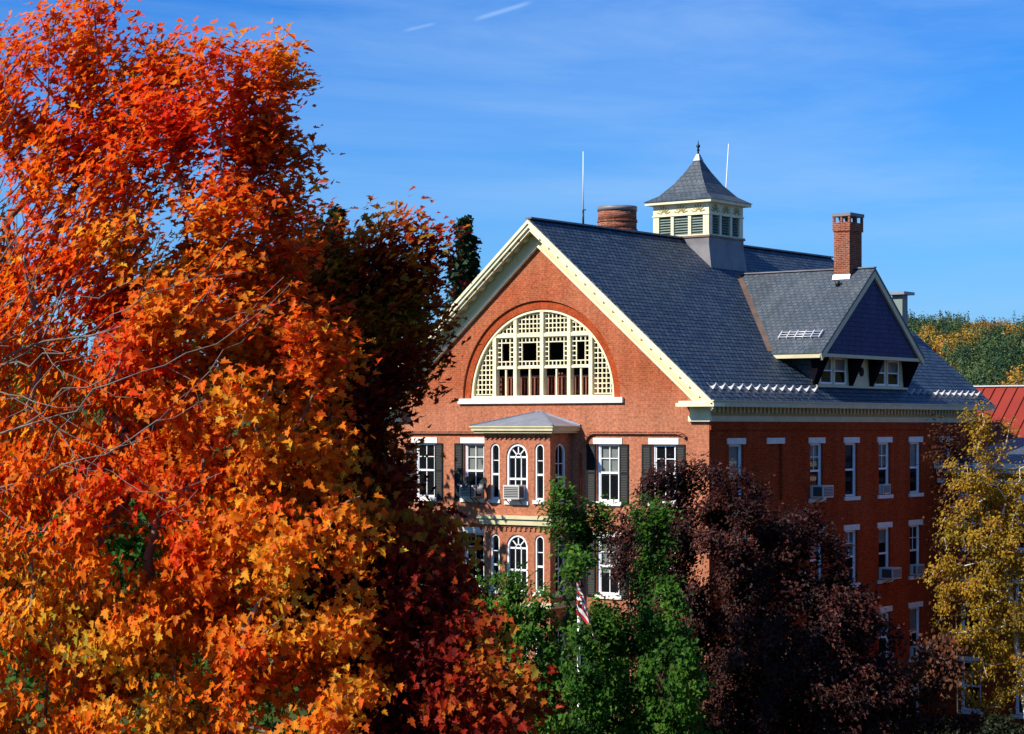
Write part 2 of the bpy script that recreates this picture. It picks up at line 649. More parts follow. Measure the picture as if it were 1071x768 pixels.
mb = MB()
holes = [rect(y - WW / 2, y + WW / 2, z0, z1) for y in SIDE_Y for z0, z1 in ROWS]
blind = [rect(5.0 - 0.55, 5.0 + 0.55, z0, z1) for z0, z1 in ROWS]
mb.panel([(0, 0), (LEN, 0), (LEN, 15.0), (0, 15.0)], holes + blind, side, 0.2)
for lp in blind:
    mb.face(*[side(u, v, 0.12) for u, v in lp])
# corbelled band under the cornice
mb.box(W, W + 0.07, 0.02, LEN, 13.9, 14.24)
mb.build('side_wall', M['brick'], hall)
mb = MB()
mb.face((-W, 0, 0), (-W, LEN, 0), (-W, LEN, 15), (-W, 0, 15))
mb.add([(u, LEN, v) for u, v in outer], [(0, 1, 2, 3, 4)])
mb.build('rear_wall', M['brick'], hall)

# dark rooms behind the openings
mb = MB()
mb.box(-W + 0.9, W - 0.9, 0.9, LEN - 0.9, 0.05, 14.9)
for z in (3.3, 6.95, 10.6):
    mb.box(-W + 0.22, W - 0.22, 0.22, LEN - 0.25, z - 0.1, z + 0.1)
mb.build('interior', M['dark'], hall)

# recessed arch ring of the lunette
mb = MB()
ro, ri = LR, 3.58
n = 48
vs, fs = [], []
for i in range(n + 1):
    a = math.pi * i / n
    for r, d in ((ro, 0.09), (ri, 0.09), (ri, 0.34)):
        vs.append((r * math.cos(a), d, LC + r * math.sin(a)))
for i in range(n):
    k = 3 * i
    fs += [(k, k + 3, k + 4, k + 1), (k + 1, k + 4, k + 5, k + 2)]
mb.add(vs, fs)
mb.build('arch_ring', M['brick_arch'], hall)

# lunette: frame, lattice, loggia behind
mb = MB()
R2 = 3.58
vs, fs = [], []
n = 48
for i in range(n + 1):
    a = math.pi * i / n
    for r, d in ((R2 - 0.002, 0.13), (R2 - 0.11, 0.13), (R2 - 0.11, 0.42), (R2 - 0.002, 0.42)):
        vs.append((r * math.cos(a), d, LC + r * math.sin(a)))
for i in range(n):
    k = 4 * i
    for q in range(4):
        fs.append((k + q, k + 4 + q, k + 4 + (q + 1) % 4, k + (q + 1) % 4))
mb.add(vs, fs)
ZT, ZM, ZB = 17.72, 16.42, 15.34


def ltop(x):
    return LC + math.sqrt(max(0, (R2 - 0.1) ** 2 - x * x))


for x, wd in ((0, 0.17), (-1.34, 0.16), (1.34, 0.16)):
    mb.box(x - wd / 2, x + wd / 2, 0.15, 0.4, LC, ltop(x))
for x in (-2.4, 2.4):
    mb.box(x - 0.085, x + 0.085, 0.15, 0.4, LC, ZT + 0.05)
mb.box(-2.5, 2.5, 0.17, 0.38, ZT - 0.07, ZT + 0.07)
mb.box(-2.3, 2.3, 0.2, 0.36, ZM - 0.045, ZM + 0.045)
mb.box(-R2 + 0.04, R2 - 0.04, 0.14, 0.41, LC - 0.001, ZB - 0.06)
lf = mb.build('half_round_window', M['cream'], hall)
mb = MB()
PX = 0.205


def lattice(x0, x1, z0, z1, hole=None, clip=True):
    nx = max(1, round((x1 - x0) / PX))
    nz = max(1, round((z1 - z0) / PX))
    px, pz = (x1 - x0) / nx, (z1 - z0) / nz
    bw = 0.022

    def seg(ax, a, b, c):
        # a..b along axis, c the fixed coordinate
        if b - a < 0.04:
            return
        if ax == 'z':
            mb.box(c - bw, c + bw, 0.24, 0.30, a, b)
        else:
            mb.box(a, b, 0.245, 0.295, c - bw, c + bw)
    for i in range(nx + 1):
        x = x0 + i * px
        zt = min(z1, ltop(x)) if clip else z1
        if hole and hole[0] + 0.01 < x < hole[1] - 0.01:
            seg('z', z0, hole[2], x)
            seg('z', hole[3], zt, x)
        elif zt > z0:
            seg('z', z0, zt, x)
    for j in range(nz + 1):
        z = z0 + j * pz
        xm = math.sqrt(max(0, (R2 - 0.1) ** 2 - (z - LC) ** 2)) if clip else 99
        a, b = max(x0, -xm), min(x1, xm)
        if hole and hole[2] + 0.01 < z < hole[3] - 0.01:
            seg('x', a, hole[0], z)
            seg('x', hole[1], b, z)
        elif b > a:
            seg('x', a, b, z)


lattice(-3.5, -2.5, ZB, 17.75)
lattice(2.5, 3.5, ZB, 17.75)
lattice(-1.25, -0.1, ZT + 0.09, 18.75)
lattice(0.1, 1.25, ZT + 0.09, 18.75)
lattice(-2.4, -1.44, ZT + 0.09, 18.4)
lattice(1.44, 2.4, ZT + 0.09, 18.4)
for x0, x1 in ((-2.3, -1.44), (-1.24, -0.1), (0.1, 1.24), (1.44, 2.3)):
    nx = max(1, round((x1 - x0) / PX))
    p = (x1 - x0) / nx
    lattice(x0, x1, ZM + 0.06, ZT - 0.09, (x0 + p, x1 - p, ZM + 0.06 + 0.2, ZT - 0.09 - 0.2), False)
    xm = (x0 + x1) / 2
    mb.box(xm - 0.035, xm + 0.035, 0.24, 0.31, ZB - 0.06, ZM - 0.06)
mb.build('lattice', M['cream'], lf)
mb = MB()
# open loggia: floor, back wall, balusters
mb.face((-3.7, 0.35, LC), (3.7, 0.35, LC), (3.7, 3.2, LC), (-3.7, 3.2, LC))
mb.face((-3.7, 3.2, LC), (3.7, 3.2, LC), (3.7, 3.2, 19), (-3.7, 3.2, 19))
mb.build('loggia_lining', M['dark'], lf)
mb = MB()
x = -2.6
while x < 2.7:
    mb.box(x, x + 0.07, 0.62, 0.69, LC, 16.02)
    x += 0.17
mb.box(-2.7, 2.7, 0.6, 0.72, 16.02, 16.1)
mb.box(0.25, 0.62, 0.75, 1.1, LC, 16.2)
mb.build('balustrade', M['balus'], lf)
mb = MB()
mb.box(-4.1, 4.1, -0.12, 0.36, LC - 0.22, LC - 0.002)
mb.build('sill', M['stone'], lf)

# brick string mouldings with curved ends above the upper front windows
for s in (-1, 1):
    mb = MB()
    pts = []
    x0, x1 = 2.28, 7.0
    pts = [(x0, 13.25), (x0 + 0.02, 13.45), (x0 + 0.1, 13.62), (x0 + 0.25, 13.74), (x0 + 0.45, 13.79), (6.55, 13.79), (6.8, 13.73), (6.98, 13.6)]
    for a, b in zip(pts[:-1], pts[1:]):
        mb.bar((s * a[0], -0.05, a[1]), (s * b[0], -0.05, b[1]), 0.11, 0.14, (0, 1, 0))
    mb.build('brick_moulding', M['brick_old'], hall)  # darker brick stands in for the shadow line of this course

# downspout beside the bay
mb = MB()
mb.tube([(2.05, -0.07, 13.0), (2.05, -0.07, 3.0)], [0.05, 0.05])
mb.build('downspout', M['brick_arch'], hall)


# ------------------------------------------------------------------ sash windows
def sash_mesh(wd, ht, muntin_top, muntin_bot, meet=0.5):
    """frame and sashes, local: x along the wall, y into it (0 = wall face), z up from the sill"""
    m = MB()
    h = wd / 2
    f = 0.085
    m.box(-h, -h + f, 0.1, 0.2, 0, ht)
    m.box(h - f, h, 0.1, 0.2, 0, ht)
    m.box(-h + f, h - f, 0.1, 0.2, ht - f, ht)
    m.box(-h + f, h - f, 0.1, 0.2, 0, f)
    zm = ht * meet
    m.box(-h + f, h - f, 0.12, 0.19, zm - 0.04, zm + 0.04)
    a, b = -h + f, h - f
    s = 0.05
    m.box(a, a + s, 0.13, 0.18, f, ht - f)
    m.box(b - s, b, 0.13, 0.18, f, ht - f)
    t = 0.016
    for k in range(1, muntin_top + 1):
        x = a + s + (b - a - 2 * s) * k / (muntin_top + 1)
        m.box(x - t, x + t, 0.135, 0.165, zm + 0.04, ht - f)
    if muntin_top:
        zc = (zm + ht) / 2
        m.box(a + s, b - s, 0.14, 0.16, zc - t, zc + t)
    for k in range(1, muntin_bot + 1):
        x = a + s + (b - a - 2 * s) * k / (muntin_bot + 1)
        m.box(x - t, x + t, 0.14, 0.17, f, zm - 0.04)
    return m


def make_window(wd, ht, mt, mb_, lintel=True, shutters=False, curtain=0.5, rng=rnd):
    root = sash_mesh(wd, ht, mt, mb_).build('window', M['white'], hall)
    g = MB()
    g.face((-wd / 2 + 0.02, 0.155, 0.02), (wd / 2 - 0.02, 0.155, 0.02), (wd / 2 - 0.02, 0.155, ht - 0.02), (-wd / 2 + 0.02, 0.155, ht - 0.02))
    g.build('pane', M['glass'], root)
    sm = MB()
    sm.box(-wd / 2 - 0.14, wd / 2 + 0.14, -0.08, 0.21, -0.16, -0.002)
    sm.build('sill', M['stone'], root)
    if lintel:
        lm = MB()
        lm.box(-wd / 2 - 0.15, wd / 2 + 0.15, -0.035, 0.12, ht + 0.002, ht + 0.24)
        lm.build('lintel', M['stone'], root)
    if curtain > 0:
        c = MB()
        c.face((-wd / 2 + 0.06, 0.215, ht * (1 - curtain)), (wd / 2 - 0.06, 0.215, ht * (1 - curtain)), (wd / 2 - 0.06, 0.215, ht), (-wd / 2 + 0.06, 0.215, ht))
        c.build('blind', M['curtain'], root)
    if shutters:
        for s in (-1, 1):
            sh = MB()
            x0 = s * (wd / 2 + 0.03)
            x1 = s * (wd / 2 + 0.45)
            a, b = min(x0, x1), max(x0, x1)
            sh.box(a, a + 0.06, -0.05, -0.004, -0.1, ht + 0.0)
            sh.box(b - 0.06, b, -0.05, -0.004, -0.1, ht + 0.0)
            for zz in (-0.1, ht * 0.48, ht - 0.08):
                sh.box(a + 0.06, b - 0.06, -0.05, -0.004, zz, zz + 0.08)
            k = 0.0
            z = 0.0
            while z < ht - 0.1:
                sh.add([(a + 0.06, -0.045, z), (b - 0.06, -0.045, z), (b - 0.06, -0.012, z + 0.06), (a + 0.06, -0.012, z + 0.06)], [(0, 1, 2, 3)])
                z += 0.065
            sh.face((a + 0.06, -0.008, -0.1), (b - 0.06, -0.008, -0.1), (b - 0.06, -0.008, ht), (a + 0.06, -0.008, ht))
            sh.build('shutter', M['shutter'], root)
    return root


def copy_tree(o, parent=None):
    c = o.copy()
    col.objects.link(c)
    c.parent = parent
    for ch in list(o.children):
        copy_tree(ch, c)
    return c


protos = {}


def place_window(key, args, loc, rz):
    if key in protos:
        o = copy_tree(protos[key], hall)
    else:
        o = make_window(*args)
        protos[key] = o
    o.location = loc
    o.rotation_euler = (0, 0, rz)
    return o


for i, x in enumerate(FRONT_X):
    for j, (z0, z1) in enumerate(ROWS):
        cu = [0.62, 0.0, 0.35][(i * 2 + j + 1) % 3] if not (j == 0 and i in (1, 2)) else 0.55
        if j == 0 and i == 3:
            cu = 0.0
        place_window(('f', round(z1 - z0, 2), cu), (WW, z1 - z0, 1, 1, True, True, cu), (x, 0, z0), 0)
for i, y in enumerate(SIDE_Y):
    for j, (z0, z1) in enumerate(ROWS):
        cu = [0.5, 0.3, 0.0, 0.45][(i + 2 * j) % 4]
        place_window(('s', round(z1 - z0, 2), cu), (WW, z1 - z0, 1 if (i + j) % 2 else 0, 0, True, False, cu), (8.0, y, z0), math.pi / 2)
mb = MB()
for z0, z1 in ROWS:
    mb.box(W - 0.1, W + 0.035, 5.0 - 0.7, 5.0 + 0.7, z1 + 0.002, z1 + 0.24)
mb.build('blind_lintels', M['stone'], hall)

# ------------------------------------------------------------------ the bay
bay = MB()
BW = [(13.36, 11.07), (9.75, 7.45), (6.1, 3.8)]
bfront = lambda u, v, d: (u, -BD + d, v)
bright = lambda u, v, d: (BH - d, u, v)
bleft = lambda u, v, d: (-BH + d, u, v)
fh, sh_ = [], []
for zt, zb in BW:
    fh += [arch_poly(0, 0.53, zb, zt), arch_poly(-1.1, 0.23, zb + 0.05, zt, 10), arch_poly(1.1, 0.23, zb + 0.05, zt, 10)]
    sh_ += [arch_poly(-0.8, 0.36, zb, zt, 12)]
bay.panel([(-BH, 0), (BH, 0), (BH, 13.8), (-BH, 13.8)], fh, bfront, 0.16)
bay.panel([(-BD, 0), (0, 0), (0, 13.8), (-BD, 13.8)], sh_, bright, 0.16)
bay.panel([(-BD, 0), (0, 0), (0, 13.8), (-BD, 13.8)], [], bleft, 0.0)
# corbel course below the eave and below the lower cornice
for zt in (13.76, 10.13):
    bay.box(-BH - 0.05, BH + 0.05, -BD - 0.06, -BD + 0.0, zt - 0.09, zt)
    x = -BH + 0.06
    while x < BH:
        bay.box(x, x + 0.1, -BD - 0.05, -BD + 0.0, zt - 0.24, zt - 0.09)
        x += 0.24
bayo = bay.build('bay', M['brick_front'], hall)
mb = MB()
mb.box(-BH - 0.38, BH + 0.38, -BD - 0.38, -0.002, 13.86, 13.99)
mb.box(-BH - 0.3, BH + 0.3, -BD - 0.3, -0.002, 13.77, 13.86)
mb.box(-BH - 0.43, BH + 0.43, -BD - 0.43, -0.002, 13.99, 14.05)
mb.build('eave', M['cream_dark'], bayo)
mb = MB()
mb.box(-BH - 0.22, BH + 0.22, -BD - 0.24, -0.002, 10.36, 10.5)
mb.box(-BH - 0.15, BH + 0.15, -BD - 0.16, -0.002, 10.13, 10.36)
mb.build('cornice', M['cream_dark'], bayo)
mb = MB()
mb.box(-BH - 0.22, BH + 0.22, -BD - 0.24, -0.002, 6.9, 7.1)
mb.build('cornice', M['cream_dark'], bayo)
mb = MB()
ex, ey = BH + 0.42, BD + 0.42
mb.add([(-ex, -ey, 14.055), (ex, -ey, 14.055), (ex, -0.002, 14.055), (-ex, -0.002, 14.055), (-0.12, -0.002, 14.62), (0.12, -0.002, 14.62)],
       [(0, 1, 5, 4), (1, 2, 5), (3, 0, 4), (0, 3, 2, 1)])
mb.build('hip_roof', M['lead'], bayo)
mb = MB()
for a, b in (((-ex, -ey, 14.07), (-0.12, 0.0, 14.63)), ((ex, -ey, 14.07), (0.12, 0.0, 14.63)), ((-ex, -0.03, 14.09), (0, -0.03, 14.66)), ((ex, -0.03, 14.09), (0, -0.03, 14.66))):
    mb.bar(a, b, 0.08, 0.05)
mb.build('flashing', M['lead'], bayo)


def arched_window(c, hw, zb, zt, kind, fmap):
    h = hw
    ht = zt - zb
    m = MB()
    n = 14
    zs = zt - hw

    def ring(r0, r1, d0, d1):
        pts_o = [(c - r0, zb)] + [(c - r0 * math.cos(math.pi * i / n), zs + r0 * math.sin(math.pi * i / n)) for i in range(n + 1)] + [(c + r0, zb)]
        pts_i = [(c - r1, zb)] + [(c - r1 * math.cos(math.pi * i / n), zs + r1 * math.sin(math.pi * i / n)) for i in range(n + 1)] + [(c + r1, zb)]
        for i in range(len(pts_o) - 1):
            a, b, p, q = pts_o[i], pts_o[i + 1], pts_i[i], pts_i[i + 1]
            vs = [fmap(*a, d0), fmap(*b, d0), fmap(*q, d0), fmap(*p, d0), fmap(*a, d1), fmap(*b, d1), fmap(*q, d1), fmap(*p, d1)]
            m.add(vs, [(0, 1, 2, 3), (4, 7, 6, 5), (0, 4, 5, 1), (3, 2, 6, 7)])
    fw = 0.1 if kind == 'main' else 0.075
    ring(hw, hw - fw, 0.05, 0.16)

    def bx(u0, u1, v0, v1, d0=0.1, d1=0.14):
        m.add([fmap(u0, v0, d0), fmap(u1, v0, d0), fmap(u1, v1, d0), fmap(u0, v1, d0), fmap(u0, v0, d1), fmap(u1, v0, d1), fmap(u1, v1, d1), fmap(u0, v1, d1)],
              [(0, 3, 2, 1), (4, 5, 6, 7), (0, 1, 5, 4), (1, 2, 6, 5), (2, 3, 7, 6), (3, 0, 4, 7)])
    i0 = hw - fw
    zm = zb + (zs - zb) * 0.5
    bx(c - i0, c + i0, zm - 0.04, zm + 0.04, 0.08, 0.15)
    bx(c - i0, c + i0, zb, zb + 0.09, 0.08, 0.15)
    if kind == 'main':
        bx(c - i0, c + i0, zs - 0.05, zs + 0.02)
        for k in (-1, 1):
            bx(c + k * i0 / 3 - 0.018, c + k * i0 / 3 + 0.018, zb, zs)
        r1 = 0.13
        for k in range(1, 4):
            a = math.pi * k / 4
            p0, p1 = (c + r1 * math.cos(a), zs + r1 * math.sin(a)), (c + i0 * math.cos(a), zs + i0 * math.sin(a))
            m.bar(fmap(*p0, 0.12), fmap(*p1, 0.12), 0.045, 0.045)
        pr = [(c + r1 * math.cos(math.pi * k / 8), zs + r1 * math.sin(math.pi * k / 8)) for k in range(9)]
        for a, b in zip(pr[:-1], pr[1:]):
            m.bar(fmap(*a, 0.12), fmap(*b, 0.12), 0.045, 0.04)
    else:
        zq = zm + (zs - zm) * 0.55
        bx(c - i0, c + i0, zq - 0.015, zq + 0.015)
        if kind == 'side':
            bx(c - 0.015, c + 0.015, zb, zt - 0.1)
    root = m.build('arched_window', M['white'], hall)
    g = MB()
    poly = arch_poly(c, hw - 0.02, zb + 0.01, zt - 0.02, 12)
    g.add([fmap(u, v, 0.125) for u, v in poly], [tuple(range(len(poly)))])
    g.build('pane', M['glass'], root)
    s = MB()
    s.prism(rect(c - hw - 0.06, c + hw + 0.06, zb - 0.14, zb - 0.002), -0.07, 0.15, fmap)
    s.build('sill', M['stone'], root)
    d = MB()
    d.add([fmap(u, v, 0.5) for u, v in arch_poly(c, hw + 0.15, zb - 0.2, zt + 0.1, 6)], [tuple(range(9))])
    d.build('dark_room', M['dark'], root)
    return root


for zt, zb in BW:
    arched_window(0, 0.53, zb, zt, 'main', bfront)
    arched_window(-1.1, 0.23, zb + 0.05, zt, 'narrow', bfront)
    arched_window(1.1, 0.23, zb + 0.05, zt, 'narrow', bfront)
    arched_window(-0.8, 0.36, zb, zt, 'side', bright)

# ------------------------------------------------------------------ main roof
mb = MB()
T = 0.12
y0r, y1r = -0.74, LEN + 0.75
for s in (-1, 1):
    ex_ = s * EXX
    vs = [(0, y0r, RZ), (ex_, y0r, EZ), (ex_, y1r, EZ), (0, y1r, RZ), (0, y0r, RZ - T), (ex_, y0r, EZ - T), (ex_, y1r, EZ - T), (0, y1r, RZ - T)]
    fs = [(0, 1, 2, 3), (4, 7, 6, 5), (0, 4, 5, 1), (1, 5, 6, 2), (2, 6, 7, 3)]
    if s < 0:
        # cupola, chimneys etc simply stand through the slab
        pass
    mb.add(vs, fs)
roof = mb.build('roof', M['slate'], hall)
mb = MB()
mb.bar((0, y0r, RZ + 0.02), (0, y1r, RZ + 0.02), 0.3, 0.07)
mb.build('ridge_cap', M['lead_dark'], roof)


def guard_mesh():
    m = MB()
    # along +X down the slope: strap and upright bracket
    c, s = math.cos(math.atan(SL)), math.sin(math.atan(SL))
    f = lambda a, b, y: (a * c + b * s, y, -a * s + b * c)
    m.add([f(-0.32, 0.012, -0.02), f(0.0, 0.012, -0.02), f(0.0, 0.012, 0.02), f(-0.32, 0.012, 0.02)], [(0, 1, 2, 3)])
    prof = [(-0.09, 0.014), (0.10, 0.014), (0.10, 0.08), (0.07, 0.27), (0.04, 0.30), (0.035, 0.2), (0.0, 0.10)]
    m.prism(prof, -0.04, 0.04, f)
    return m


g0 = guard_mesh().build('snow_guard', M['galv'], roof)
ys = [0.05 + 0.655 * k for k in range(13)] + [16.6 + 0.62 * k for k in range(12)]
for k, y in enumerate(ys):
    g = g0 if k == 0 else g0.copy()
    if k:
        col.objects.link(g)
        g.parent = roof
    g.location = (8.08, y, roof_z(8.08))

# rake cornices on the front gable
def rake_pt(s, d_in, x):
    """point on the rake: x from the centre, d_in measured down (vertical) from the roof surface"""
    return s * x, roof_z(x) - d_in


def rake_slab(m, s, a, b, y0, y1, x0=0.0, x1=EXX):
    # board between vertical offsets a and b below the roof surface
    poly = [(s * x0, roof_z(x0) - a), (s * x1, roof_z(x1) - a), (s * x1, roof_z(x1) - b), (s * x0, roof_z(x0) - b)]
    m.prism(poly, y0, y1, lambda u, v, d: (u, d, v))


for s in (-1, 1):
    m = MB()
    rake_slab(m, s, 0.05, 0.20, -0.80, -0.742, 0.0, EXX + 0.02)
    rake_slab(m, s, T + 0.003, 0.36, -0.74, -0.66, 0.0, EXX)
    rake_slab(m, s, T + 0.003, 0.46, -0.62, -0.54, 0.0, EXX - 0.1)
    rake_slab(m, s, T + 0.003, 0.50, -0.655, -0.625, 0.0, EXX - 0.1)
    rake_slab(m, s, 0.95, 1.10, -0.17, -0.003, 0.0, 7.6)
    rk = m.build('rake_cornice', M['cream'], hall)
    m = MB()
    rake_slab(m, s, T + 0.002, 0.948, -0.10, -0.002, 0.0, 7.9)
    m.build('frieze', M['cream_frieze'], rk)
    m = MB()
    rake_slab(m, s, 0.30, 0.34, -0.538, -0.102, 0.0, EXX - 0.2)
    m.build('soffit', M['cream_dark'], rk)
    x = 0.45
    while x < 7.9:
        m = MB()
        c = s * x
        zc = roof_z(x) - 0.345
        dz = SL * 0.07
        m.prism([(c - 0.07, zc - 0.13 + dz * (1 if s > 0 else -1)), (c + 0.07, zc - 0.13 - dz * (1 if s > 0 else -1)), (c + 0.07, zc - dz * (1 if s > 0 else -1)), (c - 0.07, zc + dz * (1 if s > 0 else -1))], -0.48, -0.102, lambda u, v, d: (u, d, v))
        m.build('modillion', M['cream_dark'], rk)
        x += 0.44
    # small dark squares painting the shade of dentil blocks on the outer board
    x = 0.55
    while x < 8.2:
        m = MB()
        c = s * x
        zc = roof_z(x) - 0.40
        m.prism([(c - 0.07, zc - 0.045), (c + 0.07, zc - 0.045), (c + 0.07, zc + 0.055), (c - 0.07, zc + 0.055)], -0.665, -0.656, lambda u, v, d: (u, d, v))
        m.build('dentil_shade', M['ochre_shade'], rk)
        x += 0.44
    # cornice return at the foot of the gable
    m = MB()
    a, b = sorted((s * 7.0, s * 8.7))
    m.box(a, b, -0.8, -0.002, 14.78, 14.92)
    a, b = sorted((s * 7.08, s * 8.62))
    m.box(a, b, -0.72, -0.002, 14.92, 15.0)
    a, b = sorted((s * 7.2, s * 8.09))
    m.box(a, b, -0.12, -0.002, 14.44, 14.778)
    a, b = sorted((s * 7.15, s * 8.13))
    m.box(a, b, -0.16, -0.002, 14.22, 14.438)
    m.build('cornice_return', M['cream'], hall)
# eave cornice down the right flank
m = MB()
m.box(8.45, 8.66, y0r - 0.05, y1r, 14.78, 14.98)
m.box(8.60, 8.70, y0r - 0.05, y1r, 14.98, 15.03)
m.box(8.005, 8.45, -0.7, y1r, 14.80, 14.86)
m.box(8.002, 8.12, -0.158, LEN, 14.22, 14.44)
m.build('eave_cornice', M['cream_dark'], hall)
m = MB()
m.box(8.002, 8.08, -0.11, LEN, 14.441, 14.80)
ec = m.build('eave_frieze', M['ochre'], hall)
m = MB()
m.box(8.081, 8.2, 0, 0.14, 14.56, 14.799)
d0 = m.build('dentil', M['cream_dark'], ec, (0, 0.05, 0))
for k in range(1, 75):
    d1 = d0.copy()
    col.objects.link(d1)
    d1.parent = ec
    d1.location.y = 0.05 + 0.31 * k
m = MB()
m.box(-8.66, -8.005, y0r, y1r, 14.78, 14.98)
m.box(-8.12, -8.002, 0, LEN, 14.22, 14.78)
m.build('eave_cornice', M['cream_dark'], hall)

# ------------------------------------------------------------------ dormer
YD, HWD, PZ, DEZ, DX = 12.33, 4.66, 20.76, 17.08, 8.5
DSL = (PZ - DEZ) / HWD
m = MB()
th = 0.1
for s in (-1, 1):
    xr = (RZ - PZ) / SL - 0.1
    xe = (RZ - DEZ) / SL - 0.05
    pts = [(DX + 0.12, YD, PZ), (xr, YD, PZ), (xe, YD + s * HWD, DEZ), (DX + 0.12, YD + s * HWD, DEZ)]
    vs = pts + [(a, b, c - th) for a, b, c in pts]
    m.add(vs, [(0, 1, 2, 3), (7, 6, 5, 4), (0, 3, 7, 4), (3, 2, 6, 7)])
dorm = m.build('dormer', M['slate_grey'], hall)
m = MB()
m.face((DX, YD - HWD + 0.1, DEZ - 0.05), (DX, YD + HWD - 0.1, DEZ - 0.05), (DX, YD, PZ - 0.12))
m.build('gable_wall', M['slate_wall'], dorm)
m = MB()
for s in (-1, 1):
    poly = [(YD, PZ - th - 0.002), (YD + s * (HWD + 0.02), DEZ - th - 0.0), (YD + s * (HWD - 0.1), DEZ - th - 0.24), (YD, PZ - th - 0.3)]
    m.prism(poly, DX + 0.01, DX + 0.10, lambda u, v, d: (d, u, v))
m.box(DX - 0.1, DX + 0.05, YD - HWD + 0.14, YD + HWD - 0.14, DEZ - 0.2, DEZ - 0.06)
m.box(6.3, DX + 0.02, YD - HWD + 0.0, YD - HWD + 0.1, DEZ - 0.25, DEZ - th - 0.002)
m.box(6.3, DX + 0.02, YD + HWD - 0.1, YD + HWD, DEZ - 0.25, DEZ - th - 0.002)
m.box(6.0, DX - 0.101, YD - HWD + 0.101, YD + HWD - 0.101, DEZ - 0.18, DEZ - 0.13)
m.build('trim', M['cream_dark'], dorm)
# valley flashing
m = MB()
m.bar(((RZ - PZ) / SL, YD - 0.15, PZ - 0.02), ((RZ - DEZ) / SL - 0.02, YD - HWD - 0.02, DEZ + 0.03), 0.42, 0.06, (0.4, -0.4, 1))
m.build('valley_flashing', M['copper'], dorm)
m = MB()
m.bar((xr, YD, PZ + 0.02), (DX + 0.12, YD, PZ + 0.02), 0.22, 0.05)
m.build('ridge_cap', M['lead_dark'], dorm)
FXD = 7.86
dz0 = 15.66
WIN_Y = [(8.95, 10.03), (10.15, 11.25), (13.75, 14.83), (14.95, 16.1)]
m = MB()
dmap = lambda u, v, d: (FXD - d, u, v)
dh = [rect(a, b, 15.80, 16.92) for a, b in WIN_Y]
m.panel([(8.7, 15.3), (16.6, 15.3), (16.6, 17.0), (8.7, 17.0)], dh, dmap, 0.12)
m.build('front_wall', M['cream_dark'], dorm)
for yy in (8.7, 16.6):
    m = MB()
    m.face((FXD, yy, 15.2), (FXD, yy, 17.0), (6.0, yy, 17.0), (6.0, yy, 15.2))
    m.build('cheek_wall', M['slate_grey'], dorm)
m = MB()
for yy in (8.66, 16.5):
    m.box(FXD - 0.06, FXD + 0.02, yy, yy + 0.14, 15.62, 16.95)
m.box(FXD + 0.002, FXD + 0.1, 8.6, 16.7, 15.66, 15.74)
m.build('edge_trim', M['cream_dark'], dorm)
for yc, wt, wb in ((8.45, 0.7, 0.4), (11.55, 0.58, 0.32), (13.4, 0.58, 0.32), (16.65, 0.8, 0.4)):
    m = MB()
    xt, xb = DX - 0.12, FXD + 0.03
    m.add([(FXD + 0.003, yc - wt / 2, 16.94), (FXD + 0.003, yc + wt / 2, 16.94), (FXD + 0.003, yc + wb / 2, 15.75), (FXD + 0.003, yc - wb / 2, 15.75),
           (xt, yc - wt / 2, 16.94), (xt, yc + wt / 2, 16.94), (xb, yc + wb / 2, 15.75), (xb, yc - wb / 2, 15.75)],
          [(0, 1, 2, 3), (7, 6, 5, 4), (0, 4, 5, 1), (1, 5, 6, 2), (2, 6, 7, 3), (3, 7, 4, 0)])
    m.build('bracket', M['dark_paint'], dorm)
for a, b in WIN_Y:
    m = MB()
    z0, z1 = 15.80, 16.92
    for u0, u1, v0, v1 in ((a, a + 0.1, z0, z1), (b - 0.1, b, z0, z1), (a + 0.1, b - 0.1, z0, z0 + 0.08), (a + 0.1, b - 0.1, z1 - 0.08, z1), (a + 0.1, b - 0.1, 16.33, 16.38)):
        m.box(FXD - 0.1, FXD - 0.04, u0, u1, v0, v1)
    m.build('window', M['white'], dorm)
    m = MB()
    m.face((FXD - 0.08, a, z0), (FXD - 0.08, b, z0), (FXD - 0.08, b, z1), (FXD - 0.08, a, z1))
    m.build('pane', M['glass'], dorm)
    m = MB()
    m.face((FXD - 0.14, a, 16.35), (FXD - 0.14, b, 16.35), (FXD - 0.14, b, z1), (FXD - 0.14, a, z1))
    m.build('blind', M['white'], dorm)  # white sheet stands in for sky reflected in the upper panes
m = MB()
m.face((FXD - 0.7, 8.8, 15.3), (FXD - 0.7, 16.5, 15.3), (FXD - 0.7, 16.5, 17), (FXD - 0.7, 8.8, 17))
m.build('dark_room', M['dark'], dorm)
m = MB()
m.tube([(FXD + 0.003, 12.5, 16.36), (FXD + 0.03, 12.5, 16.36)], [0.2, 0.2], 16)
m.tube([(FXD + 0.03, 12.5, 16.36), (FXD + 0.045, 12.5, 16.36)], [0.08, 0.08], 12)
m.build('oval_ornament', M['shutter'], dorm)
# snow rail on the dormer slope
m = MB()
for k in range(3):
    yy = 8.40 + k * 0.13
    zz = PZ - DSL * (YD - yy) + 0.09 
    m.tube([(6.15, yy, zz), (8.15, yy, zz)], [0.022, 0.022], 6)
for k in range(6):
    xx = 6.2 + k * 0.38
    m.bar((xx, 8.36, PZ - DSL * (YD - 8.36) + 0.05), (xx, 8.72, PZ - DSL * (YD - 8.72) + 0.07), 0.05, 0.12)
m.build('snow_rail', M['galv'], dorm)
m = MB()
m.tube([(7.35, 11.35, PZ - DSL * 0.98), (7.35, 11.35, PZ - DSL * 0.98 + 0.22)], [0.1, 0.1], 10)
m.build('vent_pipe', M['black'], dorm)

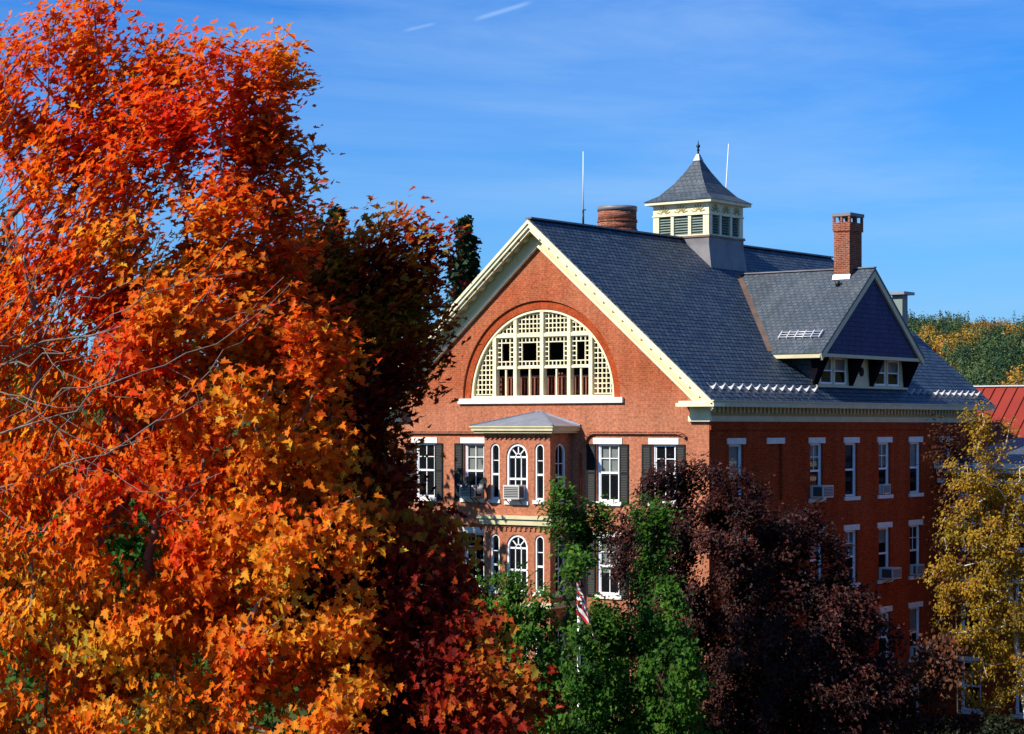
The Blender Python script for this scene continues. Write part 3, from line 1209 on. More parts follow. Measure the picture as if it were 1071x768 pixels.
# ------------------------------------------------------------------ cupola
YC, CA = 12.0, 1.47
m = MB()
fl = 0.28
m.add([(-CA - fl, YC - CA - fl * 0.3, 20.0), (CA + fl, YC - CA - fl * 0.3, 20.0), (CA + fl, YC + CA + fl * 0.3, 20.0), (-CA - fl, YC + CA + fl * 0.3, 20.0),
       (-CA, YC - CA, 22.0), (CA, YC - CA, 22.0), (CA, YC + CA, 22.0), (-CA, YC + CA, 22.0),
       (-CA, YC - CA, 22.34), (CA, YC - CA, 22.34), (CA, YC + CA, 22.34), (-CA, YC + CA, 22.34)],
      [(0, 1, 5, 4), (1, 2, 6, 5), (2, 3, 7, 6), (3, 0, 4, 7), (4, 5, 9, 8), (5, 6, 10, 9), (6, 7, 11, 10), (7, 4, 8, 11), (8, 9, 10, 11)])
cup = m.build('cupola', M['lead_dark'], hall)
m = MB()
m.box(-CA - 0.06, CA + 0.06, YC - CA - 0.06, YC + CA + 0.06, 22.341, 22.42)
m.build('base_flashing', M['copper'], cup)
m = MB()
a = CA - 0.02
z0, z1 = 22.421, 23.85
m.box(-a, a, YC - a, YC + a, 23.36, z1)
for sx in (-1, 1):
    for sy in (-1, 1):
        x0, x1 = sorted((sx * a, sx * (a - 0.3)))
        q0, q1 = sorted((YC + sy * a, YC + sy * (a - 0.3)))
        m.box(x0, x1, q0, q1, z0, 23.359)
PI_ = [(-a + 0.3, -0.52), (-0.38, 0.38), (0.52, a - 0.3)]
for s in (-1, 1):
    for xx in (-0.45, 0.45):
        q0, q1 = sorted((YC + s * a, YC + s * (a - 0.2)))
        m.box(xx - 0.075, xx + 0.075, q0, q1, z0, 23.359)
        q0, q1 = sorted((s * a, s * (a - 0.2)))
        m.box(q0, q1, YC + xx - 0.075, YC + xx + 0.075, z0, 23.359)
m.box(-a - 0.06, a + 0.06, YC - a - 0.06, YC + a + 0.06, 22.425, 22.465)
m.box(-a - 0.035, a + 0.035, YC - a - 0.035, YC + a + 0.035, 23.33, 23.4)
m.build('louver_frame', M['cream'], cup)
m = MB()
z = 22.48
while z < 23.3:
    for s in (-1, 1):
        yo, yi = YC + s * (a - 0.03), YC + s * (a - 0.16)
        m.add([(-a + 0.3, yo, z), (a - 0.3, yo, z), (a - 0.3, yi, z + 0.12), (-a + 0.3, yi, z + 0.12)], [(0, 1, 2, 3)])
        xo, xi = s * (a - 0.03), s * (a - 0.16)
        m.add([(xo, YC - a + 0.3, z), (xo, YC + a - 0.3, z), (xi, YC + a - 0.3, z + 0.12), (xi, YC - a + 0.3, z + 0.12)], [(0, 1, 2, 3)])
    z += 0.115
m.build('louvers', M['louver'], cup)
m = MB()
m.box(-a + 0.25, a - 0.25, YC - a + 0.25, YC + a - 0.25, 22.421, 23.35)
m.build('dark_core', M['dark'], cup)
for s, ax in ((-1, 'y'), (1, 'x'), (1, 'y'), (-1, 'x')):
    for c in (-0.9, 0, 0.9):
        m = MB()
        for k in range(7):
            an = math.radians(15 + 25 * k)
            r0, r1 = 0.1, 0.36
            for (rr0, rr1) in ((r0, r1),):
                u0, u1 = c + rr0 * math.cos(an), c + rr1 * math.cos(an)
                v0, v1 = 23.44 + rr0 * math.sin(an), 23.44 + rr1 * math.sin(an)
                d = s * (a + 0.012)
                if ax == 'y':
                    m.bar((u0, YC + d, v0), (u1, YC + d, v1), 0.04, 0.03, (0, 1, 0))
                else:
                    m.bar((d, YC + u0, v0), (d, YC + u1, v1), 0.04, 0.03, (1, 0, 0))
        m.build('sunburst_carving', M['ochre'], cup)
m = MB()
e = 1.78
m.box(-e + 0.06, e - 0.06, YC - e + 0.06, YC + e - 0.06, 23.851, 23.99)
m.build('eave', M['cream'], cup)
m = MB()
prof = [(e, 23.99), (1.28, 24.28), (0.80, 24.82), (0.42, 25.40), (0.14, 25.92), (0.05, 26.12)]
vs = []
for r, z in prof:
    vs += [(-r, YC - r, z), (r, YC - r, z), (r, YC + r, z), (-r, YC + r, z)]
fs = []
for i in range(len(prof) - 1):
    for k in range(4):
        fs.append((4 * i + k, 4 * i + (k + 1) % 4, 4 * i + 4 + (k + 1) % 4, 4 * i + 4 + k))
fs.append((3, 2, 1, 0))
m.add(vs, fs)
m.build('flared_roof', M['slate_grey'], cup)
m = MB()
vs = []
for r, z in ((0.17, 25.9), (0.06, 26.2)):
    vs += [(-r, YC - r, z), (r, YC - r, z), (r, YC + r, z), (-r, YC + r, z)]
m.add(vs, [(0, 1, 5, 4), (1, 2, 6, 5), (2, 3, 7, 6), (3, 0, 4, 7), (4, 5, 6, 7)])
m.build('peak_cap', M['lead'], cup)
m = MB()
m.tube([(0, YC, 26.18), (0, YC, 26.32), (0, YC, 26.36), (0, YC, 26.46), (0, YC, 26.53), (0, YC, 26.6), (0, YC, 26.63), (0, YC, 26.8)],
       [0.05, 0.035, 0.07, 0.035, 0.09, 0.09, 0.03, 0.012], 10)
m.build('finial', M['black'], cup)

# ------------------------------------------------------------------ chimneys
m = MB()
x0, x1, q0, q1 = 6.92, 7.66, 11.82, 12.92
m.box(x0, x1, q0, q1, 19.6, 22.35)
m.box(x0 - 0.05, x1 + 0.05, q0 - 0.05, q1 + 0.05, 22.35, 22.72)
for i in range(3):
    for j in range(4):
        if i in (0, 2) or j in (0, 3):
            if j in (1, 2) and (i == 1 or j == 2):
                continue
            xa = x0 - 0.05 + (x1 - x0 + 0.1 - 0.1) * i / 2
            ya = q0 - 0.05 + (q1 - q0 + 0.1 - 0.1) * [0, 0.5, 0, 1][j]
            m.box(xa, xa + 0.1, ya, ya + 0.1, 22.72, 22.98)
ch = m.build('square_chimney', M['brick_old'], hall)
m = MB()
m.box(x0 - 0.08, x1 + 0.08, q0 - 0.08, q1 + 0.08, 22.98, 23.12)
m.build('cap', M['lead_dark'], ch)
m = MB()
m.add([(x0 - 0.04, q0 - 0.09, PZ - DSL * (YD - q0 + 0.09) + 0.015), (x1 + 0.04, q0 - 0.09, PZ - DSL * (YD - q0 + 0.09) + 0.015), (x1 + 0.04, q0 - 0.01, 20.5), (x0 - 0.04, q0 - 0.01, 20.5)], [(0, 1, 2, 3)])
m.build('flashing', M['galv'], ch)
m = MB()
cx, cy = -1.65, 8.0
m.tube([(cx, cy, 20.5), (cx, cy, 22.5)], [0.86, 0.86], 28)
m.tube([(cx, cy, 22.5), (cx, cy, 22.62)], [0.89, 0.89], 28)
m.tube([(cx, cy, 22.62), (cx, cy, 22.93)], [0.85, 0.85], 28)
m.tube([(cx, cy, 22.93), (cx, cy, 23.02)], [0.885, 0.885], 28)
m.tube([(cx, cy, 23.02), (cx, cy, 23.42)], [0.85, 0.84], 28)
rc = m.build('round_chimney', M['brick_old'], hall)
m = MB()
m.tube([(cx, cy, 23.42), (cx, cy, 23.62)], [0.875, 0.87], 28)
m.build('soot_rim', M['lead_dark'], rc)
m = MB()
m.box(4.25, 4.78, 22.45, 23.0, 17.8, 20.26)
rv = m.build('rear_chimney', M['louver'], hall)
m = MB()
m.box(4.0, 5.0, 22.2, 23.3, 20.261, 20.40)
m.build('cap', M['lead'], rv)

# whip antennas on the ridge
def whip(name, base, top, label, r=0.028):
    o = thing(name, label, 'antenna', base)
    m = MB()
    b, t = Vector((0, 0, 0)), Vector(top) - Vector(base)
    s = b.lerp(t, 0.2)
    m.tube([b - Vector((0, 0, 0.1)), s], [0.045, 0.04], 8)
    m.bar(s, s + Vector((0.12, 0, 0)), 0.05, 0.05)
    m.build('mount', M['black'], o)
    m = MB()
    m.tube([s, t], [r, r * 0.6], 8)
    m.build('whip', M['white'], o)


whip('antenna', (0, 3.07, 22.38), (0, 3.07, 25.4), 'upright white whip antenna on the ridge left of the round chimney')
whip('antenna', (-1.25, 16, 21.3), (-0.85, 16, 27.15), 'slightly tilted white whip antenna behind the cupola', 0.03)

# ------------------------------------------------------------------ air conditioners
def ac_unit(label, loc, rz, wd=0.66, ht=0.44, dp=0.5):
    o = thing('air_conditioner', label, 'air conditioner', loc, rz, 'window air conditioners')
    m = MB()
    h = wd / 2
    m.box(-h, h, -dp, 0.12, 0.0, ht)
    m.build('case', M['ac'], o)
    m = MB()
    m.box(-h + 0.05, h - 0.05, -dp - 0.012, -dp - 0.002, 0.05, ht - 0.05)
    m.box(h + 0.002, h + 0.01, -dp + 0.06, -0.08, 0.06, ht - 0.06)
    m.box(-h - 0.01, -h - 0.002, -dp + 0.06, -0.08, 0.06, ht - 0.06)
    g = m.build('grille', M['grille'], o)
    m = MB()
    for k in range(7):
        z = 0.07 + k * (ht - 0.14) / 6
        m.box(-h + 0.05, h - 0.05, -dp - 0.02, -dp - 0.013, z - 0.008, z + 0.008)
    m.build('fins', M['ac'], g)
    for xx in (-h + 0.08, h - 0.08):
        m = MB()
        m.bar((xx, 0.0, -0.25), (xx, -dp + 0.06, -0.01), 0.03, 0.03)
        m.build('support', M['black'], o)
    return o


ac_unit('pale air conditioner in the middle arched window of the upper bay', (0.0, -1.5, 11.16), 0, 0.78, 0.55, 0.4)
ac_unit('pale air conditioner in the shuttered upper window left of the bay', (-3.3, 0, 11.12), 0, 0.8, 0.5, 0.5)
P2 = math.pi / 2
ac_unit('air conditioner under the half drawn yellow blind of a top row side window', (8.0, 8.35, 11.12), P2, 0.86, 0.5, 0.55)
ac_unit('small air conditioner recessed in the top row side window second left of the birch', (8.0, 14.37, 11.12), P2, 0.7, 0.42, 0.12)
ac_unit('bulky air conditioner jutting from a middle row side window', (8.0, 14.37, 7.46), P2, 0.8, 0.48, 0.6)
ac_unit('air conditioner in a middle row side window beside the birch leaves', (8.0, 17.33, 7.46), P2, 0.7, 0.46, 0.25)
ac_unit('air conditioner in the lower side window just left of the birch', (8.0, 17.33, 3.82), P2, 0.7, 0.46, 0.25)
ac_unit('air conditioner in the lower side window behind the purple tree edge', (8.0, 14.37, 3.82), P2, 0.7, 0.46, 0.25)


# satellite dishes on the bay
def dish(label, loc, aim, r):
    o = thing('satellite_dish', label, 'satellite dish', loc)
    m = MB()
    d = Vector(aim).normalized()
    a = d.cross(Vector((0, 0, 1))).normalized()
    b = a.cross(d)
    vs, fs = [Vector((0, 0, 0)) - d * 0.0], []
    n, rings = 20, 4
    for q in range(1, rings + 1):
        rr = r * q / rings
        for k in range(n):
            t = 2 * math.pi * k / n
            vs.append(a * rr * math.cos(t) * 0.92 + b * rr * math.sin(t) + d * (0.35 * rr * rr / r))
    for k in range(n):
        fs.append((0, 1 + k, 1 + (k + 1) % n))
    for q in range(rings - 1):
        for k in range(n):
            fs.append((1 + q * n + k, 1 + q * n + (k + 1) % n, 1 + (q + 1) * n + (k + 1) % n, 1 + (q + 1) * n + k))
    m.add(vs, fs, True)
    m.build('reflector', M['black'], o)
    m = MB()
    m.tube([b * -r * 0.9 + d * 0.1, b * -r * 0.6 + d * r * 1.3], [0.015, 0.015], 6)
    m.tube([b * -r * 0.6 + d * r * 1.25, b * -r * 0.5 + d * r * 1.5], [0.035, 0.03], 8)
    m.build('feed_arm', M['galv'], o)
    m = MB()
    m.tube([-d * 0.03, -d * 0.14, Vector((-d.x * 0.14, -d.y * 0.14, -0.55)), Vector((0.1, 0.36, -0.75))], [0.025] * 4, 8)
    m.build('mast', M['black'], o)


dish('dark satellite dish on a bent mast at the left corner of the bay', (-1.35, -1.86, 11.62), (-0.35, -0.85, 0.4), 0.36)
dish('dark satellite dish in front of the air conditioner left of the bay', (-2.95, -0.9, 11.68), (-0.4, -0.9, 0.35), 0.3)

# ------------------------------------------------------------------ annex and red roofed house
ax = thing('brick_annex', 'low brick annex with pale stone cornice behind the yellow birch', 'building', (8.0, 19.6, 0))
og = (8.0, 19.6, 0)
m = MB()
ah = []
ann = lambda u, v, d: (u, 19.6 + d, v)
AX = [9.6, 12.2, 14.8, 17.4, 20.0]
AR = [(8.6, 10.8), (4.9, 7.1), (1.3, 3.5)]
ah = [rect(x - 0.5, x + 0.5, a, b) for x in AX for a, b in AR]
m.panel([(8.01, 0), (26, 0), (26, 12.0), (8.01, 12.0)], ah, ann, 0.2)
m.face((26, 19.6, 0), (26, 28, 0), (26, 28, 12), (26, 19.6, 12))
m.face((8.01, 28, 0), (26, 28, 0), (26, 28, 12), (8.01, 28, 12))
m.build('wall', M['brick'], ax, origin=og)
m = MB()
m.box(8.02, 26.5, 19.15, 19.6, 12.15, 12.4)
m.box(8.02, 26.3, 19.35, 19.597, 11.95, 12.149)
m.box(8.02, 26.2, 19.48, 19.597, 11.5, 11.7)
m.build('cornice', M['stone'], ax, origin=og)
m = MB()
m.add([(8.02, 19.2, 12.41), (26.4, 19.2, 12.41), (26.4, 28.2, 13.5), (8.02, 28.2, 13.5)], [(0, 1, 2, 3)])
m.build('roof', M['slate_grey'], ax, origin=og)
for x in AX:
    for a, b in AR:
        m = sash_mesh(1.0, b - a, 1, 0)
        o = m.build('window', M['white'], ax, loc=(x - og[0], 0, a))
        g = MB()
        g.face((-0.48, 0.155, 0.02), (0.48, 0.155, 0.02), (0.48, 0.155, b - a - 0.02), (-0.48, 0.155, b - a - 0.02))
        g.build('pane', M['glass'], o)
        g = MB()
        g.box(-0.6, 0.6, -0.03, 0.1, b - a + 0.002, b - a + 0.22)
        g.build('lintel', M['stone'], o)
        g = MB()
        g.box(-0.6, 0.6, -0.08, 0.2, -0.15, -0.002)
        g.build('sill', M['stone'], o)
m = MB()
m.box(8.3, 25.8, 20.4, 27.5, 0.1, 11.8)
m.build('interior', M['dark'], ax, origin=og)

og = (8.0, 36.0, 0)
rh = thing('red_roofed_house', 'house with a red standing seam metal roof behind the hall', 'house', og)
m = MB()
RY, RX0, RX1, RRZ, REZ = 36.0, -3.0, 24.0, 16.14, 10.6
m.box(RX0 + 0.4, RX1 - 0.4, RY - 6.2, RY + 6.2, 0, REZ + 0.3)
for xx in (RX0 + 0.4, RX1 - 0.4):
    m.face((xx, RY - 6.2, REZ + 0.3), (xx, RY + 6.2, REZ + 0.3), (xx, RY, RRZ - 0.15))
m.build('wall', M['brick_old'], rh, origin=og)
m = MB()
for s in (-1, 1):
    m.add([(RX0, RY, RRZ), (RX1, RY, RRZ), (RX1, RY + s * 6.6, REZ), (RX0, RY + s * 6.6, REZ), (RX0, RY, RRZ - 0.08), (RX1, RY, RRZ - 0.08), (RX1, RY + s * 6.6, REZ - 0.08), (RX0, RY + s * 6.6, REZ - 0.08)],
          [(0, 1, 2, 3), (4, 7, 6, 5), (0, 3, 7, 4), (1, 5, 6, 2), (2, 6, 7, 3)])
rr = m.build('roof', M['redmetal'], rh, origin=og)
m = MB()
x = RX0 + 0.2
while x < RX1:
    m.bar((x, RY, RRZ + 0.03), (x, RY - 6.6, REZ + 0.03), 0.035, 0.10)
    x += 0.62
m.build('seams', M['redmetal'], rr, origin=None, loc=(-og[0], -og[1], 0))
m = MB()
m.bar((RX0, RY, RRZ + 0.03), (RX1, RY, RRZ + 0.03), 0.3, 0.07)
m.build('ridge_cap', M['galv'], rh, origin=og)

# ------------------------------------------------------------------ flag
fp = at(605.5, 690, 65.0)
pole_b = (fp[0], fp[1], 0.0)
p = thing('flagpole', 'white flagpole among the green trees before the bay', 'flagpole', pole_b)
m = MB()
PH = 9.45
m.tube([(0, 0, 0), (0, 0, PH)], [0.075, 0.045], 12)
m.build('pole', M['white'], p)
m = MB()
m.tube([(0, 0, PH), (0, 0, PH + 0.05), (0, 0, PH + 0.12), (0, 0, PH + 0.19), (0, 0, PH + 0.21)], [0.03, 0.08, 0.11, 0.08, 0.01], 12)
m.build('finial', M['ochre'], p)
fl_ = thing('striped_flag', 'limp flag of red and white stripes hanging from the flagpole', 'flag', (pole_b[0], pole_b[1], 9.48))
NS, NF = 7, 14
for stripe_col, mat_ in ((0, 'fred'), (1, 'fwhite')):
    m = MB()
    for k in range(NS):
        if k % 2 != stripe_col:
            continue
        for sub in range(2):
            for i in range(NF):
                def fp_(h, t):
                    # h down the hoist 0..1, t along the fly 0..1, cloth drooping from the hoist in folds
                    out = 0.72 * (1 - math.exp(-1.9 * t)) * (0.6 + 0.4 * h)
                    z = -1.15 * h - 1.55 * t * (0.95 - 0.35 * h)
                    fold = 0.11 * math.sin(h * 7.0 + t * 6.0) * min(1, t * 4)
                    q = RT * (out - 0.07) + V * (fold * 0.8 - 0.07 - 0.1 * min(1, t * 3))
                    return (q[0], q[1], z)
                h0, h1 = (k + sub * 0.5) / NS, (k + sub * 0.5 + 0.5) / NS
                t0, t1 = i / NF, (i + 1) / NF
                m.add([fp_(h0, t0), fp_(h1, t0), fp_(h1, t1), fp_(h0, t1)], [(0, 1, 2, 3)], True)
    m.build('red_stripes' if stripe_col == 0 else 'white_stripes', M[mat_], fl_)

# ------------------------------------------------------------------ vegetation
def vnoise(P, scale, seed):
    """cheap smooth 3D value noise by summed sines"""
    r = np.random.default_rng(seed)
    out = np.zeros(len(P))
    for k in range(6):
        d = r.normal(size=3)
        d /= np.linalg.norm(d)
        out += np.sin(P @ d * (2 * math.pi / scale) * r.uniform(0.6, 1.7) + r.uniform(0, 6.28))
    return out / 3.0


MAPLE = np.array([(0.0, -0.02), (0.10, 0.10), (0.34, 0.02), (0.30, 0.18), (0.50, 0.40), (0.30, 0.42), (0.20, 0.46), (0.26, 0.70), (0.12, 0.72), (0.0, 1.0)])
OVAL = np.array([(0.0, 0.0), (0.28, 0.3), (0.26, 0.62), (0.0, 1.0)])
TRI = np.array([(0.0, 0.0), (0.18, 0.12), (0.42, 0.34), (0.2, 0.44), (0.16, 0.7), (0.0, 1.0)])
DIAM = np.array([(0.0, 0.0), (0.36, 0.45), (0.0, 1.0)])


def leaf_mesh(name, P, nrm, tip, size, colr, shape, mat, parent, origin, fold=0.42):
    """one mesh of many folded leaves; P base points, nrm normals, tip directions"""
    n = len(P)
    tip = tip - nrm * np.sum(tip * nrm, 1, keepdims=True)
    tip /= np.linalg.norm(tip, axis=1, keepdims=True) + 1e-9
    sd = np.cross(nrm, tip)
    k = len(shape)
    # verts: right half k points, left half mirrored inner k-2
    right = shape
    left = shape[1:-1] * np.array([-1, 1])
    allp = np.vstack([right, left])
    kv = len(allp)
    x = allp[:, 0][None, :, None] * size[:, None, None]
    y = allp[:, 1][None, :, None] * size[:, None, None]
    lr = np.random.default_rng(n)
    fv = (fold * lr.uniform(0.2, 1.7, n))[:, None, None]
    cv = lr.uniform(-0.1, 0.45, n)[:, None, None]
    z = (fv * np.abs(allp[:, 0])[None, :, None] - cv * (allp[:, 1] ** 2)[None, :, None]) * size[:, None, None]
    co = P[:, None, :] + sd[:, None, :] * x + tip[:, None, :] * (y - 0.45 * size[:, None, None]) + nrm[:, None, :] * z
    co = co.reshape(-1, 3) - np.asarray(origin)[None, :]
    fr = list(range(k))
    flft = [0] + [k + i for i in range(k - 2)] + [k - 1]
    flft = flft[::-1]
    pat = np.array(fr + flft)
    loops = (np.arange(n)[:, None] * kv + pat[None, :]).ravel()
    nf = 2 * n
    me = bpy.data.meshes.new(name)
    me.vertices.add(len(co))
    me.vertices.foreach_set('co', co.astype(np.float32).ravel())
    me.loops.add(len(loops))
    me.loops.foreach_set('vertex_index', loops.astype(np.int32))
    me.polygons.add(nf)
    me.polygons.foreach_set('loop_start', (np.arange(nf) * k).astype(np.int32))
    me.polygons.foreach_set('loop_total', np.full(nf, k, dtype=np.int32))
    me.update(calc_edges=True)
    at_ = me.attributes.new('leaf_tint', 'FLOAT_COLOR', 'FACE')
    c4 = np.ones((n, 4), dtype=np.float32)
    c4[:, :3] = colr
    at_.data.foreach_set('color', np.repeat(c4, 2, axis=0).ravel())
    me.materials.append(mat)
    return link_mesh(name, me, parent)


def ell_points(ells, n, rng, shell=0.55):
    """points in a union of ellipsoids given as (centre, r_right, r_up, r_depth)"""
    vol = np.array([(e[1] * e[2] * e[3]) ** 0.85 for e in ells])
    pick = rng.choice(len(ells), n, p=vol / vol.sum())
    d = rng.normal(size=(n, 3))
    d /= np.linalg.norm(d, axis=1, keepdims=True)
    rr = rng.uniform(0, 1, n) ** (1 / 3.0)
    rr = np.where(rng.uniform(0, 1, n) < shell, 0.72 + 0.28 * rng.uniform(0, 1, n), rr)
    q = d * rr[:, None]
    C0 = np.array([e[0] for e in ells])[pick]
    R0 = np.array([[e[1], e[2], e[3]] for e in ells])[pick]
    q = q * R0
    return C0 + q[:, 0:1] * RT + q[:, 1:2] * UP + q[:, 2:3] * V


def grow(base, fork, pts, bf=0.35, seg=0.6, wob=0.12, rng=None):
    """minimum-spanning style branch skeleton from a trunk to many end points"""
    nodes = []
    par = []
    plen = []
    base, fork = np.asarray(base, float), np.asarray(fork, float)
    ns = max(3, int(np.linalg.norm(fork - base) / 0.6))
    side_ = rng.normal(size=3) * 0.10
    side_[2] = 0
    for i in range(ns + 1):
        t = i / ns
        nodes.append(base + (fork - base) * t + side_ * math.sin(t * math.pi))
        par.append(i - 1)
        plen.append(0.0 if i == 0 else plen[-1] + np.linalg.norm(fork - base) / ns)
    ntrunk = ns + 1
    order = np.argsort(np.linalg.norm(pts - fork, axis=1))
    A = np.zeros((len(pts) * 14 + ns + 5, 3))
    PL_ = np.full(len(A), 1e9)
    A[:len(nodes)] = nodes
    PL_[:len(nodes)] = plen
    # only upper part of the trunk may fork
    lo = int(ns * 0.45)
    PL_[:lo] = 1e6
    cnt = len(nodes)
    tips = []
    for i in order:
        p = pts[i]
        d = np.linalg.norm(A[:cnt] - p, axis=1)
        j = int(np.argmin(d + bf * PL_[:cnt]))
        st = A[j].copy()
        L_ = np.linalg.norm(p - st)
        k = int(min(12, max(1, math.ceil(L_ / seg))))
        bend = rng.normal(size=3) * wob * L_ * 0.5
        bend[2] -= 0.06 * L_
        prev = j
        for q in range(1, k + 1):
            t = q / k
            pos = st + (p - st) * t + bend * math.sin(math.pi * t) + (rng.normal(size=3) * 0.03 if q < k else 0)
            A[cnt] = pos
            PL_[cnt] = (PL_[prev] if PL_[prev] < 1e5 else 0) + L_ / k
            par.append(prev)
            prev = cnt
            cnt += 1
        tips.append(prev)
    return A[:cnt], par, tips, ntrunk


def branch_mesh(name, A, par, tips, ntrunk, r_tip, r_base, mat, parent, origin, expo=2.4, rmin=0.0):
    n = len(A)
    load = np.zeros(n)
    load[tips] += 1.0
    for i in range(n - 1, 0, -1):
        if par[i] >= 0:
            load[par[i]] += load[i]
    load = np.maximum(load, 1)
    r = r_tip * load ** (1 / expo)
    scale_ = r_base / max(r[:ntrunk].max(), 1e-6)
    r = r_tip + (r - r_tip) * (r_base - r_tip) / max(r[:ntrunk].max() - r_tip, 1e-6)
    r[:ntrunk] *= np.linspace(1.25, 1.0, ntrunk)
    e = np.array([(par[i], i) for i in range(1, n) if par[i] >= 0])
    P0, P1 = A[e[:, 0]], A[e[:, 1]]
    ok = np.linalg.norm(P1 - P0, axis=1) > 1e-4
    e, P0, P1 = e[ok], P0[ok], P1[ok]
    d = P1 - P0
    d /= np.linalg.norm(d, axis=1, keepdims=True)
    a = np.cross(d, np.array([0.3, 0.2, 0.93]))
    a /= np.linalg.norm(a, axis=1, keepdims=True) + 1e-9
    b = np.cross(d, a)
    k = 6
    vs = []
    r0 = np.minimum(r[e[:, 0]], r[e[:, 1]] * 1.25)
    r1 = r[e[:, 1]]
    ang = np.arange(k) * 2 * math.pi / k
    ring = np.cos(ang)[None, :, None] * a[:, None, :] + np.sin(ang)[None, :, None] * b[:, None, :]
    va = P0[:, None, :] + ring * r0[:, None, None]
    vb = P1[:, None, :] + ring * r1[:, None, None]
    vv = np.concatenate([va, vb], 1).reshape(-1, 3) - np.asarray(origin)[None, :]
    q = np.array([[i, (i + 1) % k, k + (i + 1) % k, k + i] for i in range(k)])
    ff = (np.arange(len(e))[:, None, None] * 2 * k + q[None]).reshape(-1, 4)
    me = bpy.data.meshes.new(name)
    me.vertices.add(len(vv))
    me.vertices.foreach_set('co', vv.astype(np.float32).ravel())
    me.loops.add(ff.size)
    me.loops.foreach_set('vertex_index', ff.astype(np.int32).ravel())
    me.polygons.add(len(ff))
    me.polygons.foreach_set('loop_start', (np.arange(len(ff)) * 4).astype(np.int32))
    me.polygons.foreach_set('loop_total', np.full(len(ff), 4, dtype=np.int32))
    me.polygons.foreach_set('use_smooth', np.ones(len(ff), dtype=bool))
    me.update(calc_edges=True)
    me.materials.append(mat)
    return link_mesh(name, me, parent)


def palette_pick(vals, pal, rng, jitter=0.18):
    """vals 0..1 choose along a palette list"""
    pal = np.array(pal)
    x = np.clip(vals, 0, 0.9999) * (len(pal) - 1)
    i = x.astype(int)
    f = (x - i)[:, None]
    c = pal[i] * (1 - f) + pal[np.minimum(i + 1, len(pal) - 1)] * f
    c = c * (1 + rng.normal(size=(len(c), 1)) * jitter) * (1 + rng.normal(size=c.shape) * 0.06)
    return np.clip(c, 0.003, 0.95)


def leafy_tree(name, label, base, fork, ells, npts, nleaf, spread, size, shape, pal, seed, mat, bark,
               r_tip=0.012, r_base=0.22, tint=None, droop=0.4, outw=0.6, shell=0.55, bf=0.35, group=None, bare=0.0, extra=None, cat='tree', seg=0.6, wob=0.12, jit=0.18, vamp=0.28):
    rng = np.random.default_rng(seed)
    base = np.array([base[0], base[1], float(ground_z(base[0], base[1])) - 0.15])
    root = thing(name, label, cat, base, 0, group)
    pts = ell_points(ells, npts, rng, shell)
    A, par, tips, nt_ = grow(base, fork, pts, bf, seg, wob, rng)
    branch_mesh('trunk', A, par, tips, nt_, r_tip, r_base, bark, root, base)
    ctr = np.mean([e[0] for e in ells], axis=0)
    tp = A[tips]
    pp = A[[par[t] for t in tips]]
    if bare > 0:
        keep = rng.uniform(0, 1, len(tp)) > bare
        tp, pp = tp[keep], pp[keep]
    ncl = len(tp)
    cl = rng.integers(0, ncl, nleaf)
    t = rng.uniform(-0.2, 1.1, nleaf)[:, None]
    P = pp[cl] * (1 - t) + tp[cl] * t + rng.normal(size=(nleaf, 3)) * spread * np.array([1, 1, 0.8])
    out = P - ctr
    out /= np.linalg.norm(out, axis=1, keepdims=True) + 1e-9
    nrm = out * outw + UP * 0.3 + np.array(to_sun) * 1.0 + rng.normal(size=(nleaf, 3)) * 0.48
    nrm /= np.linalg.norm(nrm, axis=1, keepdims=True)
    tip = out * 0.5 - UP * droop + rng.normal(size=(nleaf, 3)) * 0.6
    sz = size * rng.uniform(0.55, 1.3, nleaf)
    v = 0.5 + vamp * vnoise(P, 1.6, seed + 1) + rng.normal(size=nleaf) * 0.13
    if tint is not None:
        v = v + tint(P)
    c = palette_pick(v, pal, rng, jit)
    leaf_mesh('crown', P, nrm, tip, sz, c, shape, mat, root, base)
    return root


def E(px, py, dist, rx, ry, rd):
    """clump of crown: centre on a sight line, radii in photo pixels at that distance, depth in metres"""
    k = dist / F
    return (at(px, py, dist), rx * k, ry * k, rd)


# -- near maple, orange
OR = [(0.55, 0.02, 0.006), (0.74, 0.04, 0.006), (0.80, 0.09, 0.006), (0.84, 0.15, 0.008), (0.80, 0.20, 0.010), (0.82, 0.30, 0.015), (0.80, 0.40, 0.03), (0.42, 0.33, 0.03)]
def O(px, py, dd, rx, ry, rd):
    # the crown wraps away on its left, so distance falls towards the right
    return E(px, py, 24.2 + (120 - px) / 95.0 * 0.55 + dd, rx, ry, rd)


D1 = 24.0
ells = [O(85, 90, 0, 125, 95, 1.0), O(235, 110, 0, 80, 80, 0.8), O(272, 85, 0.2, 46, 52, 0.6), O(298, 150, 0.3, 34, 66, 0.5), O(150, 215, 0, 175, 110, 1.1), O(270, 225, 0.2, 65, 90, 0.7),
        O(60, 400, 0, 170, 130, 1.2), O(225, 380, 0, 140, 120, 1.1), O(300, 420, 0.2, 70, 120, 0.8), O(110, 560, -0.7, 210, 120, 1.2), O(290, 560, -0.2, 100, 110, 0.9),
        O(120, 710, -1.0, 230, 100, 1.2), O(320, 690, -0.5, 90, 95, 0.8), O(-110, 330, 0.6, 130, 260, 1.3), O(0, 880, -1, 260, 130, 1.4)]
b1 = at(-10, 447, D1 + 1.2)


def tint1(P):
    z = (P[:, 2] - 10.5) / 7.5
    return np.clip(0.06 - 0.30 * np.clip(z - 0.30, -0.6, 0.6) + 0.11 * vnoise(P, 3.2, 91), -0.4, 0.26)


